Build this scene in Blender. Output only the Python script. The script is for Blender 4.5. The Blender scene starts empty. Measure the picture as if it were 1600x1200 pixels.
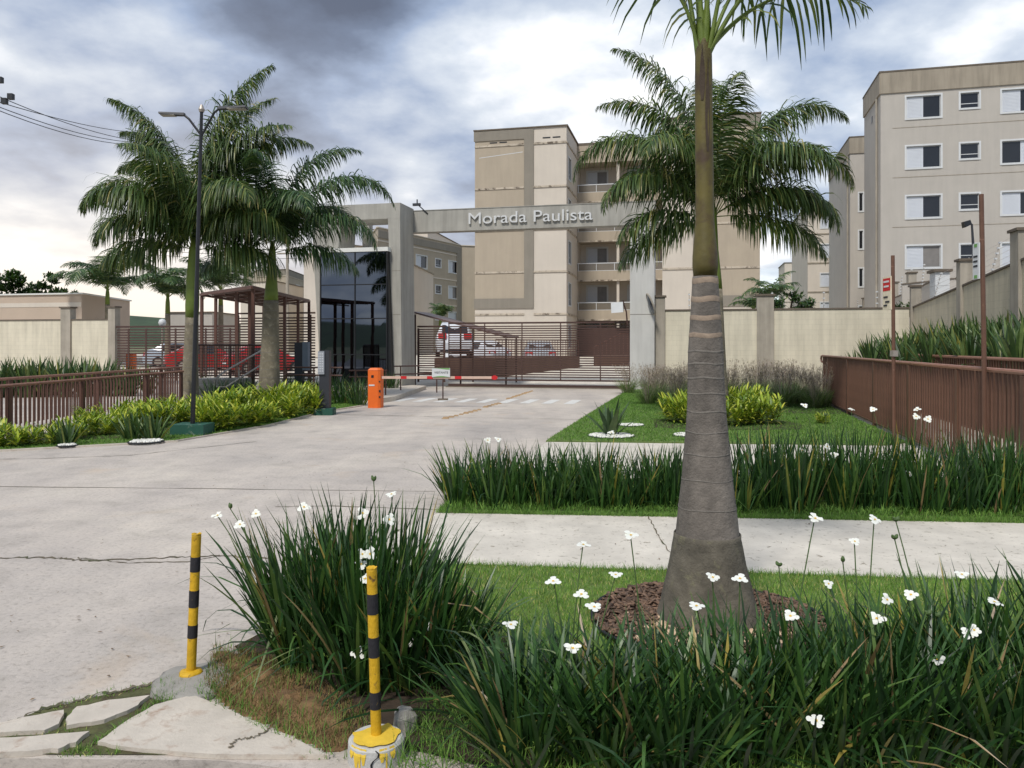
import bpy, math, random
import numpy as np
from mathutils import Vector, Matrix, noise as mnoise

R = math.radians
scene = bpy.context.scene
COL = scene.collection

# ------------------------------------------------------------------ camera
FPX, HOR, CAMZ = 1220.0, 540.0, 1.7
cam_d = bpy.data.cameras.new("camera"); cam = bpy.data.objects.new("camera", cam_d)
COL.objects.link(cam)
cam.location = (0, 0, CAMZ); cam.rotation_euler = (R(90), 0, 0)
cam_d.sensor_fit = 'HORIZONTAL'; cam_d.sensor_width = 36.0
cam_d.lens = 36.0 * FPX / 1600.0
cam_d.shift_y = -60.0 / 1600.0
cam_d.clip_start = 0.05; cam_d.clip_end = 2000
scene.camera = cam

# ------------------------------------------------------------------ node helpers
def sl(c):
    out = []
    for v in c:
        v = v / 255.0
        out.append(v / 12.92 if v <= 0.04045 else ((v + 0.055) / 1.055) ** 2.4)
    return tuple(out)

class NT:
    def __init__(s, tree): s.t = tree
    def n(s, typ, **kw):
        nd = s.t.nodes.new(typ)
        for k, v in kw.items():
            if k in nd.inputs.keys() if not isinstance(k, int) else False: nd.inputs[k].default_value = v
            else: setattr(nd, k, v)
        return nd
    def l(s, a, b): s.t.links.new(a, b)
    def math(s, op, a, b=None, c=None, clamp=False):
        nd = s.t.nodes.new('ShaderNodeMath'); nd.operation = op; nd.use_clamp = clamp
        for i, v in enumerate((a, b, c)):
            if v is None: continue
            if isinstance(v, (int, float)): nd.inputs[i].default_value = v
            else: s.l(v, nd.inputs[i])
        return nd.outputs[0]
    def vmath(s, op, a, b=None):
        nd = s.t.nodes.new('ShaderNodeVectorMath'); nd.operation = op
        for i, v in enumerate((a, b)):
            if v is None: continue
            if isinstance(v, tuple): nd.inputs[i].default_value = v
            else: s.l(v, nd.inputs[i])
        return nd.outputs['Value'] if op in ('DOT_PRODUCT', 'LENGTH') else nd.outputs[0]
    def noise(s, vec, scale, detail=4, rough=0.55, dist=0.0):
        nd = s.t.nodes.new('ShaderNodeTexNoise')
        nd.inputs['Scale'].default_value = scale; nd.inputs['Detail'].default_value = detail
        nd.inputs['Roughness'].default_value = rough; nd.inputs['Distortion'].default_value = dist
        if vec is not None: s.l(vec, nd.inputs['Vector'])
        return nd.outputs['Fac']
    def ramp(s, fac, stops, interp='LINEAR'):
        nd = s.t.nodes.new('ShaderNodeValToRGB'); cr = nd.color_ramp; cr.interpolation = interp
        while len(cr.elements) < len(stops): cr.elements.new(0.5)
        for e, (p, c) in zip(cr.elements, stops):
            e.position = p; e.color = tuple(c) + (1,) if len(c) == 3 else c
        if isinstance(fac, (int, float)): nd.inputs[0].default_value = fac
        else: s.l(fac, nd.inputs[0])
        return nd.outputs['Color']
    def mix(s, fac, a, b, blend='MIX'):
        nd = s.t.nodes.new('ShaderNodeMix'); nd.data_type = 'RGBA'; nd.blend_type = blend
        for sock, v in ((nd.inputs[0], fac), (nd.inputs[6], a), (nd.inputs[7], b)):
            if isinstance(v, (int, float)): sock.default_value = v
            elif isinstance(v, tuple): sock.default_value = v + (1,) if len(v) == 3 else v
            else: s.l(v, sock)
        return nd.outputs[2]

# ------------------------------------------------------------------ world
SUN_EL, SUN_AZ = 52.0, 205.0      # azimuth clockwise from +Y (camera looks along +Y)
world = bpy.data.worlds.new("World"); scene.world = world; world.use_nodes = True
wt = world.node_tree; wt.nodes.clear(); W = NT(wt)
tc = W.n('ShaderNodeTexCoord'); D = W.vmath('NORMALIZE', tc.outputs['Generated'])
sky = W.n('ShaderNodeTexSky'); sky.sky_type = 'NISHITA'; sky.sun_disc = False
sky.sun_elevation = R(SUN_EL); sky.sun_rotation = R(SUN_AZ)
sep = W.n('ShaderNodeSeparateXYZ'); W.l(D, sep.inputs[0])
zc = W.math('MAXIMUM', sep.outputs[2], 0.0)
zz = W.math('ADD', zc, 0.28)
comb = W.n('ShaderNodeCombineXYZ')
W.l(W.math('DIVIDE', sep.outputs[0], zz), comb.inputs[0]); W.l(W.math('DIVIDE', sep.outputs[1], zz), comb.inputs[1])
CP = comb.outputs[0]
n_big = W.noise(W.vmath('ADD', CP, (3.1, 1.7, 0.4)), 1.5, 3, 0.5, 0.15)
n_puff = W.noise(W.vmath('ADD', CP, (6.3, 2.2, 7.4)), 3.0, 6, 0.52, 0.05)
n_fine = W.noise(W.vmath('ADD', CP, (9.1, 4.7, 2.4)), 9.0, 6, 0.55, 0.15)
def dirpx(px, py):
    v = Vector((px - 800, FPX, HOR - py)).normalized(); return (v.x, v.y, v.z)
def blob(px, py, k, warp=None):
    dt = W.vmath('DOT_PRODUCT', D, dirpx(px, py))
    return W.math('EXPONENT', W.math('MULTIPLY', W.math('SUBTRACT', dt, 1.0), k))
bright = W.math('ADD', W.math('MULTIPLY', W.math('SUBTRACT', n_big, 0.5), 1.5), W.math('MULTIPLY', W.math('SUBTRACT', n_puff, 0.5), 1.75))
bright = W.math('ADD', bright, W.math('MULTIPLY', W.math('SUBTRACT', n_fine, 0.5), 0.22))
bright = W.math('ADD', bright, 0.50)
for (px, py, k, a) in [(860, 40, 45, .80), (960, 180, 70, .22), (400, 110, 13, -.42), (700, 130, 70, -.34), (250, 190, 40, -.16), (40, 310, 50, .24), (240, 400, 24, .52), (330, 20, 90, -.1), (1250, 140, 24, -.08), (1250, 420, 60, .10), (1540, 20, 40, .12)]:
    bright = W.math('ADD', bright, W.math('MULTIPLY', blob(px, py, k), a))
# the whole horizon is paler, all the way round
hz = W.math('EXPONENT', W.math('MULTIPLY', zc, -6.0))
bright = W.math('ADD', bright, W.math('MULTIPLY', hz, 0.12))
bright = W.math('ADD', W.math('MULTIPLY', bright, 0.86), 0.09)
cl = W.ramp(bright, [(0.0, sl((84, 96, 118))), (0.22, sl((106, 121, 146))), (0.46, sl((150, 167, 194))), (0.72, sl((202, 211, 223))), (0.95, sl((252, 253, 255)))])
warm = W.math('MULTIPLY', W.math('ADD', blob(120, 440, 9), W.math('MULTIPLY', hz, 0.15)), hz, clamp=True)
warm = W.math('MULTIPLY', warm, 0.9)
cl = W.mix(warm, cl, sl((250, 234, 214)))
# small openings where the blue sky shows through thin cloud
gap = W.noise(W.vmath('ADD', CP, (1.3, 7.7, 5.4)), 1.7, 5, 0.55, 0.2)
gapm = W.math('MULTIPLY', W.math('SUBTRACT', W.math('ADD', gap, W.math('MULTIPLY', blob(1225, 400, 90), 0.14)), 0.60), 5.0, clamp=True)
cl10 = W.mix(1.0, cl, (6.0, 6.0, 6.0), 'MULTIPLY')
skyc = W.mix(gapm, cl10, W.mix(0.55, cl10, sky.outputs[0]))
bgn = W.n('ShaderNodeBackground'); bgn.inputs['Strength'].default_value = 0.1
W.l(skyc, bgn.inputs['Color'])
wo = W.n('ShaderNodeOutputWorld'); W.l(bgn.outputs[0], wo.inputs['Surface'])

# ------------------------------------------------------------------ sun (behind thin cloud)
sd = bpy.data.lights.new("sun", 'SUN'); sun = bpy.data.objects.new("sun", sd); COL.objects.link(sun)
sd.energy = 1.5; sd.angle = R(10); sd.color = (1.0, 0.955, 0.89)
az, el = R(SUN_AZ), R(SUN_EL)
sdir = Vector((math.sin(az) * math.cos(el), math.cos(az) * math.cos(el), math.sin(el)))
sun.rotation_euler = sdir.to_track_quat('Z', 'Y').to_euler()

scene.view_settings.view_transform = 'Standard'
scene.view_settings.look = 'None'
scene.view_settings.exposure = 1.02
scene.view_settings.gamma = 1.0
scene.view_settings.use_curve_mapping = False
scene.render.engine = 'CYCLES'
scene.cycles.max_bounces = 6; scene.cycles.transparent_max_bounces = 6

# ------------------------------------------------------------------ materials
MATS = {}
def mat(name, rgb, rough=0.8, var=0.12, vscale=2.0, bump=0.0, bscale=30.0, metal=0.0, spec=0.5, streak=0.0, dirt=None, island=0.0, transl=0.0, brick=None, coord='Object', foot=0.0):
    if name in MATS: return MATS[name]
    m = bpy.data.materials.new(name); m.use_nodes = True
    T = NT(m.node_tree); m.node_tree.nodes.clear()
    base = sl(rgb) if max(rgb) > 1.0 else rgb
    tcn = T.n('ShaderNodeTexCoord'); co = tcn.outputs[coord]
    col = T.mix(1.0, base, base)
    f = T.noise(co, vscale, 6, 0.6)
    lo = tuple(c * (1 - var * 1.6) for c in base); hi = tuple(min(1, c * (1 + var * 1.4)) for c in base)
    col = T.ramp(f, [(0.25, lo), (0.75, hi)])
    if island:
        g = T.n('ShaderNodeNewGeometry')
        fac = g.outputs['Random Per Island']
        lo2 = tuple(c * (1 - island) for c in (1, 1, 1)); 
        col = T.mix(1.0, col, T.ramp(fac, [(0, lo2), (1, (1 + island,) * 3)]), 'MULTIPLY')
    if streak:
        mp = T.n('ShaderNodeMapping'); mp.inputs['Scale'].default_value = (2.6, 2.6, 0.22); T.l(co, mp.inputs[0])
        sf = T.noise(mp.outputs[0], 1.6, 5, 0.6)
        col = T.mix(1.0, col, T.ramp(sf, [(0.35, (1 - streak,) * 3), (0.6, (1, 1, 1))]), 'MULTIPLY')
    if dirt:
        df = T.noise(co, dirt[0], 7, 0.65, 0.4)
        dm = T.ramp(df, [(dirt[1], (0, 0, 0)), (dirt[2], (1, 1, 1))])
        col = T.mix(dm, col, sl(dirt[3]))
    if foot:      # splashed mud and algae stains of uneven height near the foot, drips below the coping
        s2 = T.n('ShaderNodeSeparateXYZ'); T.l(co, s2.inputs[0])
        fn = T.noise(co, 1.7, 6, 0.65)
        hh = T.math('SUBTRACT', T.math('MULTIPLY', fn, 1.5), s2.outputs[2])
        fm = T.math('MULTIPLY', T.math('MULTIPLY', hh, 1.6, clamp=True), foot)
        col = T.mix(fm, col, sl((134, 124, 98)))
    p = T.n('ShaderNodeBsdfPrincipled'); p.inputs['Roughness'].default_value = rough; p.inputs['Metallic'].default_value = metal
    p.inputs['Specular IOR Level'].default_value = spec
    T.l(col, p.inputs['Base Color'])
    hgt = None
    if bump:
        hgt = T.noise(co, bscale, 6, 0.65)
    if brick:
        sp = T.n('ShaderNodeSeparateXYZ'); T.l(co, sp.inputs[0])
        cb = T.n('ShaderNodeCombineXYZ')
        T.l(T.math('ADD', T.math('MULTIPLY', sp.outputs[0], brick[0]), T.math('MULTIPLY', sp.outputs[1], brick[1])), cb.inputs[0]); T.l(sp.outputs[2], cb.inputs[1])
        bt = T.n('ShaderNodeTexBrick'); T.l(cb.outputs[0], bt.inputs[0])
        bt.inputs['Scale'].default_value = 1.0; bt.inputs['Mortar Size'].default_value = 0.006; bt.inputs['Brick Width'].default_value = 0.39
        bt.inputs['Row Height'].default_value = 0.19; bt.inputs['Mortar Smooth'].default_value = 0.4
        bt.inputs['Color1'].default_value = (1, 1, 1, 1); bt.inputs['Color2'].default_value = (0.9, 0.9, 0.9, 1); bt.inputs['Mortar'].default_value = (0.35, 0.35, 0.35, 1)
        bc = T.n('ShaderNodeRGBToBW'); T.l(bt.outputs[0], bc.inputs[0])
        col2 = T.mix(1.0, col, T.ramp(bc.outputs[0], [(0.3, (.86, .86, .86)), (1, (1, 1, 1))]), 'MULTIPLY'); T.l(col2, p.inputs['Base Color'])
        hgt = bc.outputs[0] if hgt is None else T.math('ADD', bc.outputs[0], T.math('MULTIPLY', hgt, 0.3))
    if hgt is not None:
        b = T.n('ShaderNodeBump'); b.inputs['Strength'].default_value = bump or 0.3; b.inputs['Distance'].default_value = 0.01
        T.l(hgt, b.inputs['Height']); T.l(b.outputs[0], p.inputs['Normal'])
    o = T.n('ShaderNodeOutputMaterial')
    if transl:
        tr = T.n('ShaderNodeBsdfTranslucent'); T.l(T.mix(1.0, col, (1.2, 1.35, 0.6), 'MULTIPLY'), tr.inputs[0])
        ms = T.n('ShaderNodeMixShader'); ms.inputs[0].default_value = transl
        T.l(p.outputs[0], ms.inputs[1]); T.l(tr.outputs[0], ms.inputs[2]); T.l(ms.outputs[0], o.inputs[0])
    else: T.l(p.outputs[0], o.inputs[0])
    MATS[name] = m
    return m

def leafmat(name, stops, rough=0.42, transl=0.22, spec=0.4, along=None):
    """foliage: every blade / leaflet (mesh island) takes its own colour from the ramp"""
    m = bpy.data.materials.new(name); m.use_nodes = True
    T = NT(m.node_tree); m.node_tree.nodes.clear()
    g = T.n('ShaderNodeNewGeometry'); tcn = T.n('ShaderNodeTexCoord')
    col = T.ramp(g.outputs['Random Per Island'], stops)
    f = T.noise(tcn.outputs['Object'], 7.0, 4, 0.6)
    col = T.mix(1.0, col, T.ramp(f, [(0.3, (.72, .74, .7)), (0.7, (1.22, 1.2, 1.15))]), 'MULTIPLY')
    p = T.n('ShaderNodeBsdfPrincipled'); p.inputs['Roughness'].default_value = rough; p.inputs['Specular IOR Level'].default_value = spec
    T.l(col, p.inputs['Base Color'])
    tr = T.n('ShaderNodeBsdfTranslucent'); T.l(T.mix(1.0, col, (1.2, 1.35, 0.6), 'MULTIPLY'), tr.inputs[0])
    ms = T.n('ShaderNodeMixShader'); ms.inputs[0].default_value = transl
    T.l(p.outputs[0], ms.inputs[1]); T.l(tr.outputs[0], ms.inputs[2])
    o = T.n('ShaderNodeOutputMaterial'); T.l(ms.outputs[0], o.inputs[0])
    MATS[name] = m
    return m

# ground
def concrete_mat():
    m = bpy.data.materials.new("driveway_concrete"); m.use_nodes = True; T = NT(m.node_tree); m.node_tree.nodes.clear()
    tcn = T.n('ShaderNodeTexCoord'); co = tcn.outputs['Object']
    big = T.noise(co, 0.35, 5, 0.6, 0.3); mid = T.noise(co, 2.2, 6, 0.65, 0.4); fine = T.noise(co, 28, 6, 0.7)
    base = T.ramp(big, [(0.3, sl((176, 168, 160))), (0.52, sl((194, 184, 173))), (0.72, sl((206, 196, 182)))])
    base = T.mix(1.0, base, T.ramp(mid, [(0.3, (.82, .82, .81)), (0.5, (.98, .98, .98)), (0.75, (1.06, 1.05, 1.03))]), 'MULTIPLY')
    base = T.mix(1.0, base, T.ramp(fine, [(0.30, (.66, .65, .64)), (0.47, (1, 1, 1)), (0.75, (1.10, 1.10, 1.10))]), 'MULTIPLY')
    # tyre wear running along the drive
    mp = T.n('ShaderNodeMapping'); mp.inputs['Rotation'].default_value = (0, 0, R(13)); mp.inputs['Scale'].default_value = (1.3, 0.12, 1); T.l(co, mp.inputs[0])
    tw = T.noise(mp.outputs[0], 1.0, 4, 0.55)
    base = T.mix(1.0, base, T.ramp(tw, [(0.35, (.88, .88, .89)), (0.58, (1, 1, 1))]), 'MULTIPLY')
    # small dark specks and leaf litter
    sp = T.noise(co, 75, 3, 0.5); base = T.mix(T.ramp(sp, [(0.69, (0, 0, 0)), (0.74, (.6, .6, .6))]), base, sl((88, 80, 70)))
    rust = T.noise(co, 0.8, 6, 0.6, 0.6); base = T.mix(T.ramp(rust, [(0.60, (0, 0, 0)), (0.80, (.55, .55, .55))]), base, sl((186, 160, 128)))
    p = T.n('ShaderNodeBsdfPrincipled'); p.inputs['Roughness'].default_value = 0.86; p.inputs['Specular IOR Level'].default_value = 0.3; T.l(base, p.inputs['Base Color'])
    b = T.n('ShaderNodeBump'); b.inputs['Strength'].default_value = 0.55; b.inputs['Distance'].default_value = 0.012
    T.l(T.math('ADD', fine, T.math('MULTIPLY', mid, 1.5)), b.inputs['Height']); T.l(b.outputs[0], p.inputs['Normal'])
    o = T.n('ShaderNodeOutputMaterial'); T.l(p.outputs[0], o.inputs[0]); MATS["driveway_concrete"] = m; return m
M_CONC = concrete_mat()
M_WALK = mat("sidewalk_concrete", (206, 198, 184), 0.88, 0.13, 2.2, 0.8, 30, dirt=(16, 0.58, 0.70, (134, 124, 106)))
M_SLAB = mat("pale_slab", (196, 186, 172), 0.85, 0.10, 5.0, 0.6, 22, dirt=(9, 0.56, 0.74, (158, 132, 112)))
M_ASPH = mat("street_asphalt", (118, 116, 114), 0.9, 0.15, 9, 0.5, 60)
M_CRACK = mat("crack_dirt", (104, 94, 76), 0.95, 0.3, 9, 0.6, 40, dirt=(4, .5, .6, (74, 78, 46)))
M_SOIL = mat("dark_soil", (62, 50, 38), 0.95, 0.3, 9, 0.9, 40)
M_DRY = mat("dry_turf_soil", (128, 100, 68), 0.95, 0.3, 14, 1.0, 50)
M_TURF = mat("turf_base", (98, 118, 58), 0.95, 0.25, 6, 0.8, 60, dirt=(5, 0.55, 0.75, (92, 96, 52)))
M_EARTH = mat("outer_ground", (104, 108, 76), 0.95, 0.2, 0.3, 0.4, 6)
M_HILL = mat("hill_green", (56, 74, 48), 0.95, 0.3, 0.06, 0.6, 1.2)
# buildings
M_GREIGE = mat("greige_render", (182, 176, 167), 0.9, 0.04, 0.7, 0.15, 50, streak=0.05)
M_GREIGE2 = mat("greige_band", (160, 150, 134), 0.9, 0.06, 0.9, 0.15, 50, streak=0.22)
M_BEIGE = mat("light_beige_render", (206, 196, 182), 0.9, 0.04, 0.7, 0.15, 50, streak=0.035)
M_TAN = mat("tan_render", (176, 163, 144), 0.9, 0.04, 0.8, 0.15, 50, streak=0.06)
M_TAUPE = mat("taupe_band", (140, 133, 121), 0.9, 0.05, 0.9, 0.15, 50, streak=0.08)
M_BELT = mat("belt_moulding", (190, 178, 160), 0.85, 0.15, 2.5, 0.2, 40, dirt=(2.2, 0.50, 0.62, (98, 86, 74)))
M_PCONC = mat("portal_concrete", (168, 165, 156), 0.85, 0.08, 1.1, 0.3, 30, streak=0.2)
M_PCONC2 = mat("portal_pale_concrete", (196, 195, 190), 0.8, 0.05, 1.1, 0.2, 30, streak=0.12)
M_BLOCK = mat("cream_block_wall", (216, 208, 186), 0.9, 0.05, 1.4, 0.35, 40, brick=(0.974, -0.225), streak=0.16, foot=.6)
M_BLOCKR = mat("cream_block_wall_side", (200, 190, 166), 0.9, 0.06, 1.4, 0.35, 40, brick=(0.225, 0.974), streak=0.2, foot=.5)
M_PILLAR = mat("grey_block_pillar", (166, 158, 144), 0.9, 0.10, 2, 0.3, 40, streak=.2)
M_CAP = mat("dark_coping", (104, 94, 82), 0.9, 0.15, 4, 0.3, 40)
M_WHITE = mat("white_paint", (206, 208, 208), 0.6, 0.04, 2)
M_SHUT = mat("white_shutter", (208, 212, 218), 0.5, 0.03, 2)
M_DGLASS = mat("dark_window_glass", (34, 36, 40), 0.12, 0.1, 1.2, spec=0.7)
M_CURT = mat("curtain_behind_glass", (128, 124, 120), 0.35, 0.1, 3)
M_MIRG = mat("mirror_glass", (88, 94, 104), 0.02, 0.02, 1, metal=1.0)
M_BLACK = mat("black_frame", (30, 31, 34), 0.4, 0.1, 3)
M_COPW = mat("white_coping", (220, 220, 214), 0.7, 0.04, 3)
M_BROWN = mat("brown_painted_steel", (92, 62, 51), 0.55, 0.10, 4, 0.1, 60)
M_BROWND = mat("dark_brown_steel", (74, 52, 45), 0.5, 0.12, 4, 0.1, 60)
M_BROWNF = mat("fence_brown_steel", (100, 70, 54), 0.55, 0.14, 5, 0.15, 60, dirt=(12, 0.64, 0.76, (150, 116, 98)))
M_RAIL = mat("worn_brown_rail", (150, 108, 90), 0.5, 0.12, 5)
M_CANOPY = mat("canopy_sheet", (112, 92, 88), 0.5, 0.08, 2)
M_GALV = mat("galvanised_tube", (168, 160, 150), 0.45, 0.08, 6, metal=0.4)
M_LETTER = mat("brushed_letters", (214, 214, 212), 0.4, 0.03, 4, metal=0.15)
M_DGREY = mat("dark_grey_paint", (46, 48, 54), 0.55, 0.08, 4)
M_GREENB = mat("green_painted_block", (32, 80, 66), 0.8, 0.12, 8, 0.3, 40, dirt=(9, 0.58, 0.68, (138, 146, 130)))
M_ORANGE = mat("orange_powder_coat", (226, 104, 30), 0.5, 0.05, 4)
M_RED = mat("red_paint", (196, 30, 34), 0.5, 0.05, 4)
M_YELLOW = mat("worn_yellow_paint", (206, 162, 24), 0.6, 0.16, 10, 0.5, 50, dirt=(24, 0.60, 0.68, (104, 74, 36)))
M_BAND = mat("black_band_paint", (34, 32, 36), 0.65, 0.2, 14, 0.4, 50, dirt=(34, 0.63, 0.70, (150, 122, 60)))
M_WCEM = mat("whitewashed_cement", (190, 188, 182), 0.85, 0.08, 12, 0.6, 40, dirt=(14, 0.60, 0.74, (130, 126, 118)))
M_GCEM = mat("grey_cement", (150, 146, 138), 0.9, 0.12, 10, 0.7, 36)
M_PEBBLE = mat("white_pebbles", (224, 222, 214), 0.8, 0.05, 8, island=0.12)
M_BARK = mat("bark_mulch", (108, 86, 70), 0.9, 0.2, 10, 0.5, 50, island=0.5)
M_STONE = mat("river_stones", (196, 168, 138), 0.8, 0.12, 7, 0.2, 30, island=0.25)
M_EDGE = mat("black_garden_edging", (26, 26, 26), 0.5, 0.1, 6)
M_ROADW = mat("road_white_paint", (212, 210, 204), 0.8, 0.05, 8, dirt=(9, 0.56, 0.7, (180, 174, 164)))
M_STUD = mat("worn_lane_stud", (160, 132, 96), 0.8, 0.2, 30, 0.4, 60)
M_WIRE = mat("black_cable", (40, 42, 46), 0.6, 0.05, 2)
M_TRUNKG = mat("grey_palm_trunk", (122, 114, 105), 0.9, 0.26, 9, 0.9, 45, streak=0.35, dirt=(26, 0.66, 0.76, (150, 146, 134)))
M_TRUNKD = mat("dark_palm_root_bark", (100, 94, 82), 0.95, 0.3, 9, 1.0, 40, dirt=(10, 0.58, 0.72, (122, 118, 92)))
M_RING = mat("palm_ring_scar", (152, 134, 116), 0.9, 0.15, 20, 0.4, 60)
M_RINGT = mat("palm_ring_line", (118, 112, 104), 0.9, 0.2, 24, 0.4, 60)
M_SHAFT = mat("palm_crownshaft", (94, 84, 36), 0.6, 0.22, 6, 0.3, 30, dirt=(5.5, 0.50, 0.68, (72, 54, 34)))
M_SHAFTG = mat("green_crownshaft", (104, 122, 44), 0.55, 0.18, 4, 0.2, 20)
M_LICH = mat("lichen_palm_trunk", (120, 112, 94), 0.95, 0.2, 6, 0.8, 30, dirt=(5, 0.52, 0.66, (150, 142, 122)))
# leaves (albedo ~0.02 - 0.12 for dark foliage)
L_PALM = leafmat("palm_leaflets", [(0.0, (0.029, 0.059, 0.018)), (0.4, (0.062, 0.113, 0.031)), (0.75, (0.116, 0.171, 0.049)), (0.93, (0.222, 0.258, 0.078)), (1.0, (0.418, 0.343, 0.143))])
L_PALMD = leafmat("dark_palm_leaflets", [(0.0, (0.024, 0.057, 0.025)), (0.5, (0.056, 0.113, 0.043)), (0.88, (0.119, 0.189, 0.072)), (1.0, (0.266, 0.302, 0.129))])
L_IRIS = leafmat("iris_blades", [(0.0, (0.013, 0.038, 0.012)), (0.45, (0.028, 0.078, 0.020)), (0.80, (0.061, 0.138, 0.030)), (0.93, (0.132, 0.202, 0.045)), (0.955, (0.377, 0.304, 0.059)), (0.98, (0.321, 0.230, 0.119)), (1.0, (0.264, 0.174, 0.089))], 0.38, 0.16)
L_GRASS = leafmat("lawn_blades", [(0.0, (0.096, 0.208, 0.033)), (0.5, (0.163, 0.312, 0.049)), (0.85, (0.269, 0.416, 0.083)), (0.94, (0.577, 0.528, 0.200)), (1.0, (0.693, 0.586, 0.267))], 0.6, 0.25, 0.25)
L_LUSH = leafmat("lush_grass_blades", [(0.0, (0.072, 0.159, 0.031)), (0.6, (0.142, 0.282, 0.052)), (1.0, (0.243, 0.388, 0.086))], 0.6, 0.25, 0.25)
L_DRY = leafmat("dry_grass_blades", [(0.0, (.16, .10, .045)), (0.6, (.26, .17, .08)), (1.0, (.36, .26, .13))], 0.8, 0.1, 0.2)
L_VAR = leafmat("variegated_leaves", [(0.0, (0.076, 0.144, 0.021)), (0.3, (0.174, 0.278, 0.031)), (0.65, (0.390, 0.467, 0.051)), (1.0, (0.650, 0.623, 0.104))], 0.4, 0.2)
L_PHOR = leafmat("sword_leaves", [(0.0, (0.027, 0.061, 0.022)), (0.5, (0.061, 0.115, 0.035)), (0.85, (0.115, 0.182, 0.054)), (0.96, (0.216, 0.230, 0.068)), (1.0, (0.567, 0.486, 0.068))], 0.45, 0.12)
L_TUFT = leafmat("fountain_grass_blades", [(0.0, (0.078, 0.137, 0.049)), (0.6, (0.176, 0.264, 0.088)), (1.0, (0.332, 0.390, 0.156))], 0.6, 0.2)
L_PLUME = leafmat("purple_plumes", [(0.0, (0.213, 0.166, 0.155)), (0.6, (0.361, 0.287, 0.265)), (1.0, (0.552, 0.464, 0.376))], 0.8, 0.2)
L_TREE = leafmat("tree_leaves", [(0.0, (.018, .038, .012)), (0.6, (.04, .085, .02)), (1.0, (.09, .15, .035))], 0.5, 0.2)
L_PETAL = mat("white_petals", (240, 240, 232), 0.6, 0.02, 10, transl=0.15)
L_STEM = mat("flower_stalk", (74, 96, 48), 0.6, 0.1, 10)
L_YCEN = mat("yellow_petal_mark", (214, 170, 50), 0.6, 0.05, 10)
M_BRANCH = mat("tree_bark", (74, 62, 50), 0.9, 0.2, 6, 0.5, 30)

# ------------------------------------------------------------------ mesh builder
class Frame:
    def __init__(s, o=(0, 0, 0), ang=0.0):      # ang: clockwise yaw, so +x points right and towards the camera
        s.o = Vector(o); a = R(ang); s.u = Vector((math.cos(a), -math.sin(a), 0)); s.v = Vector((math.sin(a), math.cos(a), 0))
    def p(s, x, y, z=0.0): return s.o + s.u * x + s.v * y + Vector((0, 0, z))
FW = Frame()
GF = Frame((4.55, 30, 0), 13.0)                  # gate line frame

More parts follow.
